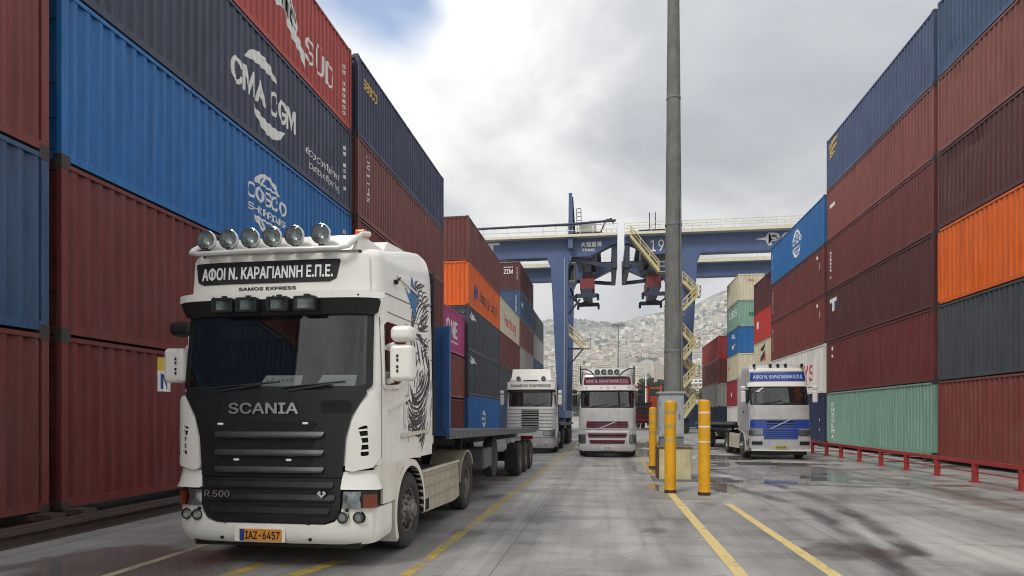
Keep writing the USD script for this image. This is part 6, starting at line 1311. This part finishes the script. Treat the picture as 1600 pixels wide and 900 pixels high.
A_, D_ = np.meshgrid(aa, dd, indexing='ij'); X_, Y_ = D_*np.sin(A_), D_*np.cos(A_); Z_ = hill_z(X_, Y_)-.6
n1, n2 = A_.shape; V = np.stack([X_, Y_, Z_], -1).reshape(-1, 3)
F = np.array([(i*n2+j, i*n2+j+1, (i+1)*n2+j+1) for i in range(n1-1) for j in range(n2-1)] + [(i*n2+j, (i+1)*n2+j+1, (i+1)*n2+j) for i in range(n1-1) for j in range(n2-1)])[:, ::-1]
solo('hill', T(V, F), 'hill_scrub', 'grey-green hillside behind the town', 'hill', None, 'structure', smooth=True)
# prototypes of apartment blocks
def block_proto(name, w, d, fl, wall, label, roof, balc, seed):
    r = random.Random(seed); h = fl*3.1+1.2
    t = thing(name, label, 'building', (0, -5000, 0), 0)
    part(t, 'wall', [bx(-w/2, w/2, -d/2, d/2, -12, h)], wall)
    part(t, 'roof', [bx(-w/2-.3, w/2+.3, -d/2-.3, d/2+.3, h, h+.5), bx(-w*.2, w*.15, -d*.2, d*.3, h+.5, h+3.0)] if roof != 'roof_tile' else [hull([(x, y, h) for x in (-w/2-.5, w/2+.5) for y in (-d/2-.5, d/2+.5)]+[(x, 0, h+2.6) for x in (-w/4, w/4)])], roof)
    wi, ba = [], []; n = max(2, int(w/3.2))
    for f in range(fl):
        z = 1.0+f*3.1
        for k in range(n):
            x = -w/2+(k+.5)*w/n; ww = r.choice((.7, .9, 1.1)); wi.append(bx(x-ww, x+ww, -d/2-.06, -d/2+.05, z+.3, z+2.2))
        m = max(2, int(d/4))
        for k in range(m):
            for s in (-1, 1): y = -d/2+(k+.5)*d/m; wi.append(bx(s*(w/2-.05), s*(w/2+.06), y-.7, y+.7, z+.6, z+2.1))
        if balc: ba.append(bx(-w/2+.4, w/2-.4, -d/2-1.4, -d/2-.07, z-.15, z+.02)); ba.append(bx(-w/2+.4, w/2-.4, -d/2-1.45, -d/2-1.35, z+.02, z+.95))
    part(t, 'window', wi, 'window_dark', kind='stuff')
    if ba: part(t, 'balcony', ba, wall, kind='stuff')
    return t
specs = [('apartment_block', 16, 12, 7, 'wall_white', 'white seven-storey block with balconies on the hillside', 'roof_flat', True), ('apartment_block', 13, 11, 9, 'wall_cream', 'cream nine-storey apartment tower on the hillside', 'roof_flat', True), ('apartment_block', 22, 12, 6, 'wall_cream', 'long cream block with balconies on the hillside', 'roof_flat', True),
         ('apartment_block', 15, 12, 8, 'wall_beige', 'beige eight-storey apartment block on the hillside', 'roof_flat', False), ('apartment_block', 18, 12, 5, 'wall_pink', 'pale pink five-storey apartment block on the hillside', 'roof_flat', True), ('town_house', 11, 10, 3, 'wall_white', 'small white three-storey house on the hillside', 'roof_tile', False),
         ('town_house', 12, 10, 4, 'wall_grey', 'grey four-storey house on the hillside', 'roof_flat', False), ('town_house', 10, 9, 2, 'wall_cream', 'small cream house with tiled roof on the hillside', 'roof_tile', False), ('apartment_block', 20, 13, 7, 'wall_ochre', 'ochre apartment block at the foot of the town', 'roof_flat', True)]
protos = [block_proto(*s, seed=i+1) for i, s in enumerate(specs)]
first = [True]*len(specs)
rc = random.Random(99); placed = []
def zone(a):
    p = 800+1000*math.tan(math.radians(a+8.3625))
    return ', left of the crane leg' if p < 872 else ', between crane leg and far mast' if p < 966 else ', between the two lamp masts' if p < 1052 else ', right of the concrete mast'
def town(X, Y, k, sc=1.0):
    z = float(hill_z(X, Y)); a = math.degrees(math.atan2(X, Y)); rz = -a+rc.uniform(-22, 22); s = specs[k]; d = math.hypot(X, Y)
    lb = s[5].split(' on the')[0].split(' high on')[0].split(' at the')[0] + (' at the town foot' if d < 800 else ' halfway uphill' if d < 1200 else ' high uphill') + zone(a); grp = lb.replace('block', 'blocks').replace('house', 'houses').replace('tower', 'towers')
    if first[k]:
        x = UsdGeom.Xformable(stage.GetPrimAtPath(protos[k])); x.ClearXformOpOrder()
        x.GetPrim().GetAttribute('xformOp:translate').Set(Gf.Vec3d(X, Y, z)); x.SetXformOpOrder([UsdGeom.XformOp(x.GetPrim().GetAttribute('xformOp:translate'))]); keys(x.GetPrim(), lb, None, grp); first[k] = False
    else: copy_of(protos[k], s[0], (X, Y, z), rz, lb, 'building', grp, (sc, sc, sc*rc.uniform(.9, 1.15)))
def bearing(px_): return math.atan((px_-800)/1000)-math.radians(8.3625)
tries = 0
while len(placed) < 262 and tries < 20000:
    tries += 1
    a = bearing(rc.uniform(828, 1200)); d = 560+1250*rc.random()**1.25
    X, Y = d*math.sin(a), d*math.cos(a)
    if any((X-u)**2+(Y-v)**2 < (15+d*.006)**2 for u, v in placed): continue
    placed.append((X, Y)); hi = d > 1150
    k = rc.choice((5, 6, 7, 7, 5, 4, 0)) if hi else (rc.choice((0, 1, 2, 3, 4, 0, 1, 2, 8)) if d < 850 else rc.choice((0, 2, 3, 4, 6, 5, 0)))
    town(X, Y, k, rc.uniform(.85, 1.15))
# the many smaller houses beyond
ms = {'wall_white': [], 'wall_cream': [], 'wall_beige': [], 'wall_grey': []}
for _ in range(3200):
    a = bearing(rc.uniform(800, 1260)); d = 900+1330*rc.random()**.75; X, Y = d*math.sin(a), d*math.cos(a); z = float(hill_z(X, Y)); w, e, h = rc.uniform(3, 7), rc.uniform(3, 6), rc.uniform(3, 8)
    if meshkit.noise(np.array([[X*.006, Y*.006, 0]]), 4)[0] < .30: continue
    m = bx(-w, w, -e, e, -6, h); an = -a+rc.uniform(-.5, .5); c, s = math.cos(an), math.sin(an); v = m.vertices; m.vertices = np.stack([v[:, 0]*c-v[:, 1]*s+X, v[:, 0]*s+v[:, 1]*c+Y, v[:, 2]+z], 1)
    ms[rc.choice(('wall_white', 'wall_cream', 'wall_beige', 'wall_grey', 'wall_grey', 'wall_grey'))].append(m)
t = thing('distant_houses', 'mass of tiny pale houses covering the far hillside', 'houses', (0, 0, 0), kind='stuff')
for k, v in ms.items(): part(t, 'house', v, k, kind='stuff')

def leaf_cloud(n, rx, rz_, size, seed, zc_=0.0, lobes=7):
    r = np.random.default_rng(seed); L = r.normal(size=(lobes, 3))*np.array([rx*.42, rx*.42, rz_*.36])
    p = L[r.integers(0, lobes, n)]; q = r.normal(size=(n, 3)); q /= np.linalg.norm(q, axis=1, keepdims=True); p = p+q*(r.random((n, 1))**.5)*np.array([rx*.42, rx*.42, rz_*.4])
    a = r.normal(size=(n, 3)); a /= np.linalg.norm(a, axis=1, keepdims=True); b = np.cross(a, r.normal(size=(n, 3))); b /= np.linalg.norm(b, axis=1, keepdims=True); s = size*r.uniform(.6, 1.4, (n, 1))
    v = np.stack([p-a*s, p+b*s*.6, p+a*s, p-b*s*.6], 1)+np.array([0, 0, zc_]); i = np.arange(n)*4
    return T(v.reshape(-1, 3), np.concatenate([np.stack([i, i+1, i+2], 1), np.stack([i, i+2, i+3], 1)]))
def foliage(name, col):
    M[name] = usdkit.material(stage, f'/World/Looks/{name}', {'g': ('geometry', {}), 'n': ('noise_texture', {'scale': .6, 'detail': 3.0}), 'm': ('mix_color', {'a': tuple(x*.6 for x in col), 'b': tuple(x*1.4 for x in col)}),
        'd': ('principled_bsdf', {'roughness': .7, 'specular_ior_level': .25}), 't': ('translucent_bsdf', {}), 'x': ('mix_closure', {'fac': .3})},
        [('g.position', 'n.vector'), ('n.fac', 'm.fac'), ('m.result', 'd.base_color'), ('m.result', 't.color'), ('d.BSDF', 'x.closure1'), ('t.BSDF', 'x.closure2')], surface='x.closure')
foliage('pine_leaf', (.040, .058, .026)); foliage('olive_leaf', (.07, .085, .045))
# dark scrub and pines scattered over the slope, uncountable
rs = np.random.default_rng(12); n = 5200
a = np.array([bearing(v) for v in rs.uniform(795, 1265, n)]); d = 640+1720*rs.random(n)**.62
X, Y = d*np.sin(a), d*np.cos(a); Zs = hill_z(X, Y); keep = meshkit.fbm(np.stack([X*.008, Y*.008, 0*X], -1), 3, 77) > .47
X, Y, Zs = X[keep], Y[keep], Zs[keep]; ico = trimesh.creation.icosphere(1, 1.0); Vs, Fs = [], []
for i in range(len(X)):
    s_ = rs.uniform(2.0, 5.5); v = ico.vertices*np.array([s_*rs.uniform(.8, 1.5), s_, s_*rs.uniform(.5, .9)])*(1+rs.uniform(-.3, .3, (42, 1)))+np.array([X[i], Y[i], Zs[i]+s_*.3]); Fs.append(ico.faces+42*i); Vs.append(v)
solo('hill_scrub', T(np.concatenate(Vs), np.concatenate(Fs)), 'olive_leaf', 'dark scrub and trees scattered between the hillside houses', 'scrub', None, 'stuff')
plain('bark', '4a3c30', .9, var=.3)
tp = []
for i, (nm, lb, lf, rx, rz_, h) in enumerate((('pine_tree', 'dark green pine at the foot of the town', 'pine_leaf', 4.2, 7, 10), ('broadleaf_tree', 'grey-green broadleaf tree at the foot of the town', 'olive_leaf', 4.6, 6, 8))):
    t = thing(nm, lb, 'tree', (0, -5000, 0)); part(t, 'trunk', [tube([(0, 0, -2), (.1, 0, h*.4), (0, .1, h*.75)], [.35, .26, .12], 7), tube([(.1, 0, h*.45), (1.6, .4, h*.8)], [.14, .05], 5), tube([(0, 0, h*.5), (-1.4, -.6, h*.85)], [.14, .05], 5)], 'bark'); part(t, 'crown', leaf_cloud(1500, rx, rz_, .55, 31+i, h*.75), lf); tp.append((t, nm, lb))
tf = [True, True]; rt = random.Random(5)
spots = [(rt.uniform(1002, 1052), rt.uniform(235, 330)) for _ in range(16)] + [(rt.uniform(1066, 1125), rt.uniform(240, 380)) for _ in range(12)] + [(rt.uniform(838, 1000), rt.uniform(330, 480)) for _ in range(14)]
for px_, d in spots:
    a = bearing(px_); X, Y = d*math.sin(a), d*math.cos(a); k = 0 if rt.random() < .6 else 1; t, nm, lb = tp[k]; lb = lb.split(' at the')[0] + ' below the town' + zone(math.degrees(a))
    if tf[k]:
        x = stage.GetPrimAtPath(t); x.GetAttribute('xformOp:translate').Set(Gf.Vec3d(X, Y, 0)); keys(x, lb, None, lb.replace('tree below', 'trees below').replace('pine below', 'pines below')); tf[k] = False
    else: copy_of(t, nm, (X, Y, 0), rt.uniform(0, 360), lb, 'tree', lb.replace('tree below', 'trees below').replace('pine below', 'pines below'), [rt.uniform(.8, 1.25)]*3)
# lamp masts far off
plain('galvanised', '7d8184', .5, .3, var=.1)
plain('mast_white', 'd5d8d8', .5, var=.08)
def far_mast(px_, d, h, label, mat, arms=True, w=.22):
    a = bearing(px_); t = thing('lamp_mast', label, 'mast', (d*math.sin(a), d*math.cos(a), 0))
    part(t, 'mast_shaft', lathe([(0, 0), (w, 0), (w*.5, h), (0, h)], 10), mat, smooth=40)
    if arms: part(t, 'lamp_head', [bx(-1.9, 1.9, -.3, .3, h-.2, h+.25)] + [rbx(x-.35, x+.35, -.7, -.2, h-.6, h-.2, .08, 1) for x in (-1.5, -.5, .5, 1.5)], 'cabinet_dark'); part(t, 'platform', bx(-.7, .7, -.7, .7, h*.42, h*.42+.12), 'cabinet_dark')
far_mast(966, 190, 28.5, 'slender dark lamp mast with a crossbar rising over the town', 'galvanised', True, .3)
far_mast(1009, 150, 13.0, 'slim white pole right of the maroon lorry', 'mast_white', False, .2)
# vehicles and plant at the far end of the lane
plain('plant_orange', 'd9562c', .45, var=.1, dirt=.15); plain('plant_red', '8c1f2e', .45, var=.1, dirt=.2); plain('plant_yellow', 'dba91e', .45, var=.1, dirt=.2)
def handler(label, loc, mat, rz, mast_h=7.0):
    t = thing('container_handler', label, 'forklift', loc, rz)
    part(t, 'body', [rbx(-1.4, 1.4, .6, 5.2, .9, 2.0, .12, 1), rbx(-1.5, 1.5, 4.2, 5.8, .8, 2.3, .15, 1)], mat)
    c_ = part(t, 'operator_cab', [rbx(-.8, .8, 2.3, 3.9, 3.4, 3.65, .06, 1)] + [bx(x-.06, x+.06, y-.06, y+.06, 2.0, 3.4) for x in (-.72, .72) for y in (2.4, 3.8)], mat); part(c_, 'pane', [bx(-.68, .68, 2.38, 2.4, 2.1, 3.35), bx(-.68, .68, 3.8, 3.82, 2.1, 3.35)], 'dark_glass')
    part(t, 'lift_mast', [bx(s*.85, s*1.05, .1, .45, .4, mast_h) for s in (-1, 1)] + [bx(-.85, .85, .15, .4, z, z+.2) for z in (1.2, mast_h*.55, mast_h-.4)], mat)
    part(t, 'carriage', [bx(-1.3, 1.3, -.15, .08, 2.2, 2.7), bx(-1.3, 1.3, -.15, .08, 3.4, 3.6)] + [bx(s*1.1, s*1.25, -.2, .0, 1.9, 3.7) for s in (-1, 1)], 'chassis_grey')
    for s in (-1, 1):
        for y, R in ((1.2, .75), (4.8, .6)):
            w_ = part(t, 'wheel', cyl((s*1.5-.15, y, R), R*.5, .3, 'x', 12), mat); part(w_, 'tyre', lathe([(R*.5, -.22), (R*.9, -.22), (R, -.12), (R, .12), (R*.9, .22), (R*.5, .22)], 18, 'x', (s*1.5, y, R)), 'tyre_rubber', smooth=40)
    return t
def at_px(px_, d): a = bearing(px_); return (d*math.sin(a), d*math.cos(a), 0)
handler('orange container handler with raised mast beyond the bollards', at_px(1023, 95), 'plant_orange', 8, 6.2)
handler('dark red container handler right of the maroon lorry', at_px(1003, 88), 'plant_red', -5, 6.0)
handler('small yellow forklift seen behind the far bollard', at_px(1029.5, 125), 'plant_yellow', 0, 3.4)
t = thing('load_board', 'bright orange panel on the forks of the container handler', 'panel', (at_px(1024, 93)[0], at_px(1024, 93)[1], 0)); part(t, 'panel', bx(-.75, .75, -.1, .0, 3.0, 4.6, .02), 'plant_orange'); part(t, 'panel_foot', [bx(s*.6, s*.7, -.08, -.02, .0, 3.0) for s in (-1, 1)], 'chassis_grey')
t = thing('site_cabin', 'pale roofed site cabin between the crane leg and the right stacks', 'cabin', (at_px(1086, 92)[0], at_px(1086, 92)[1], 0)); part(t, 'wall', bx(-1.8, 1.8, 0, 5, .2, 3.4), 'steel_blue'); part(t, 'roof', hull([(x, y, z) for x in (-1.95, 1.95) for y in (-.15, 5.15) for z in (3.4, 3.6)]+[(x, y, 4.1) for x in (-1.2, 1.2) for y in (.2, 4.8)]), 'lorry_white'); w_ = part(t, 'window', bx(-1.0, .6, -.04, .0, 1.5, 2.6), 'window_dark'); part(t, 'door', bx(.9, 1.6, -.04, .0, .25, 2.4), 'cabinet_grey')
t = thing('port_fence', 'pale boundary wall with wire fence at the far end of the yard', 'fence', (0, 230, 0)); part(t, 'wall', bx(-60, 90, 0, .3, 0, 1.6), 'wall_grey'); part(t, 'post', [bx(x, x+.1, .1, .2, 1.6, 3.6) for x in range(-60, 91, 4)], 'galvanised', kind='stuff'); part(t, 'wire', [tube([(-60, .15, z), (90, .15, z)], .02, 4) for z in (2.0, 2.6, 3.2, 3.55)], 'galvanised')
# ------------------------------------------------------------------ haze
M['haze_air'] = usdkit.material(stage, '/World/Looks/haze_air', {'v': ('principled_volume', {'color': (.93, .95, 1.0), 'density': .00026, 'anisotropy': 0.2})}, [], volume='v.volume')
solo('haze', bx(-2900, 2900, -950, 3600, -20, 560), 'haze_air', 'thin pale haze over the yard and town', 'haze', None, 'stuff')
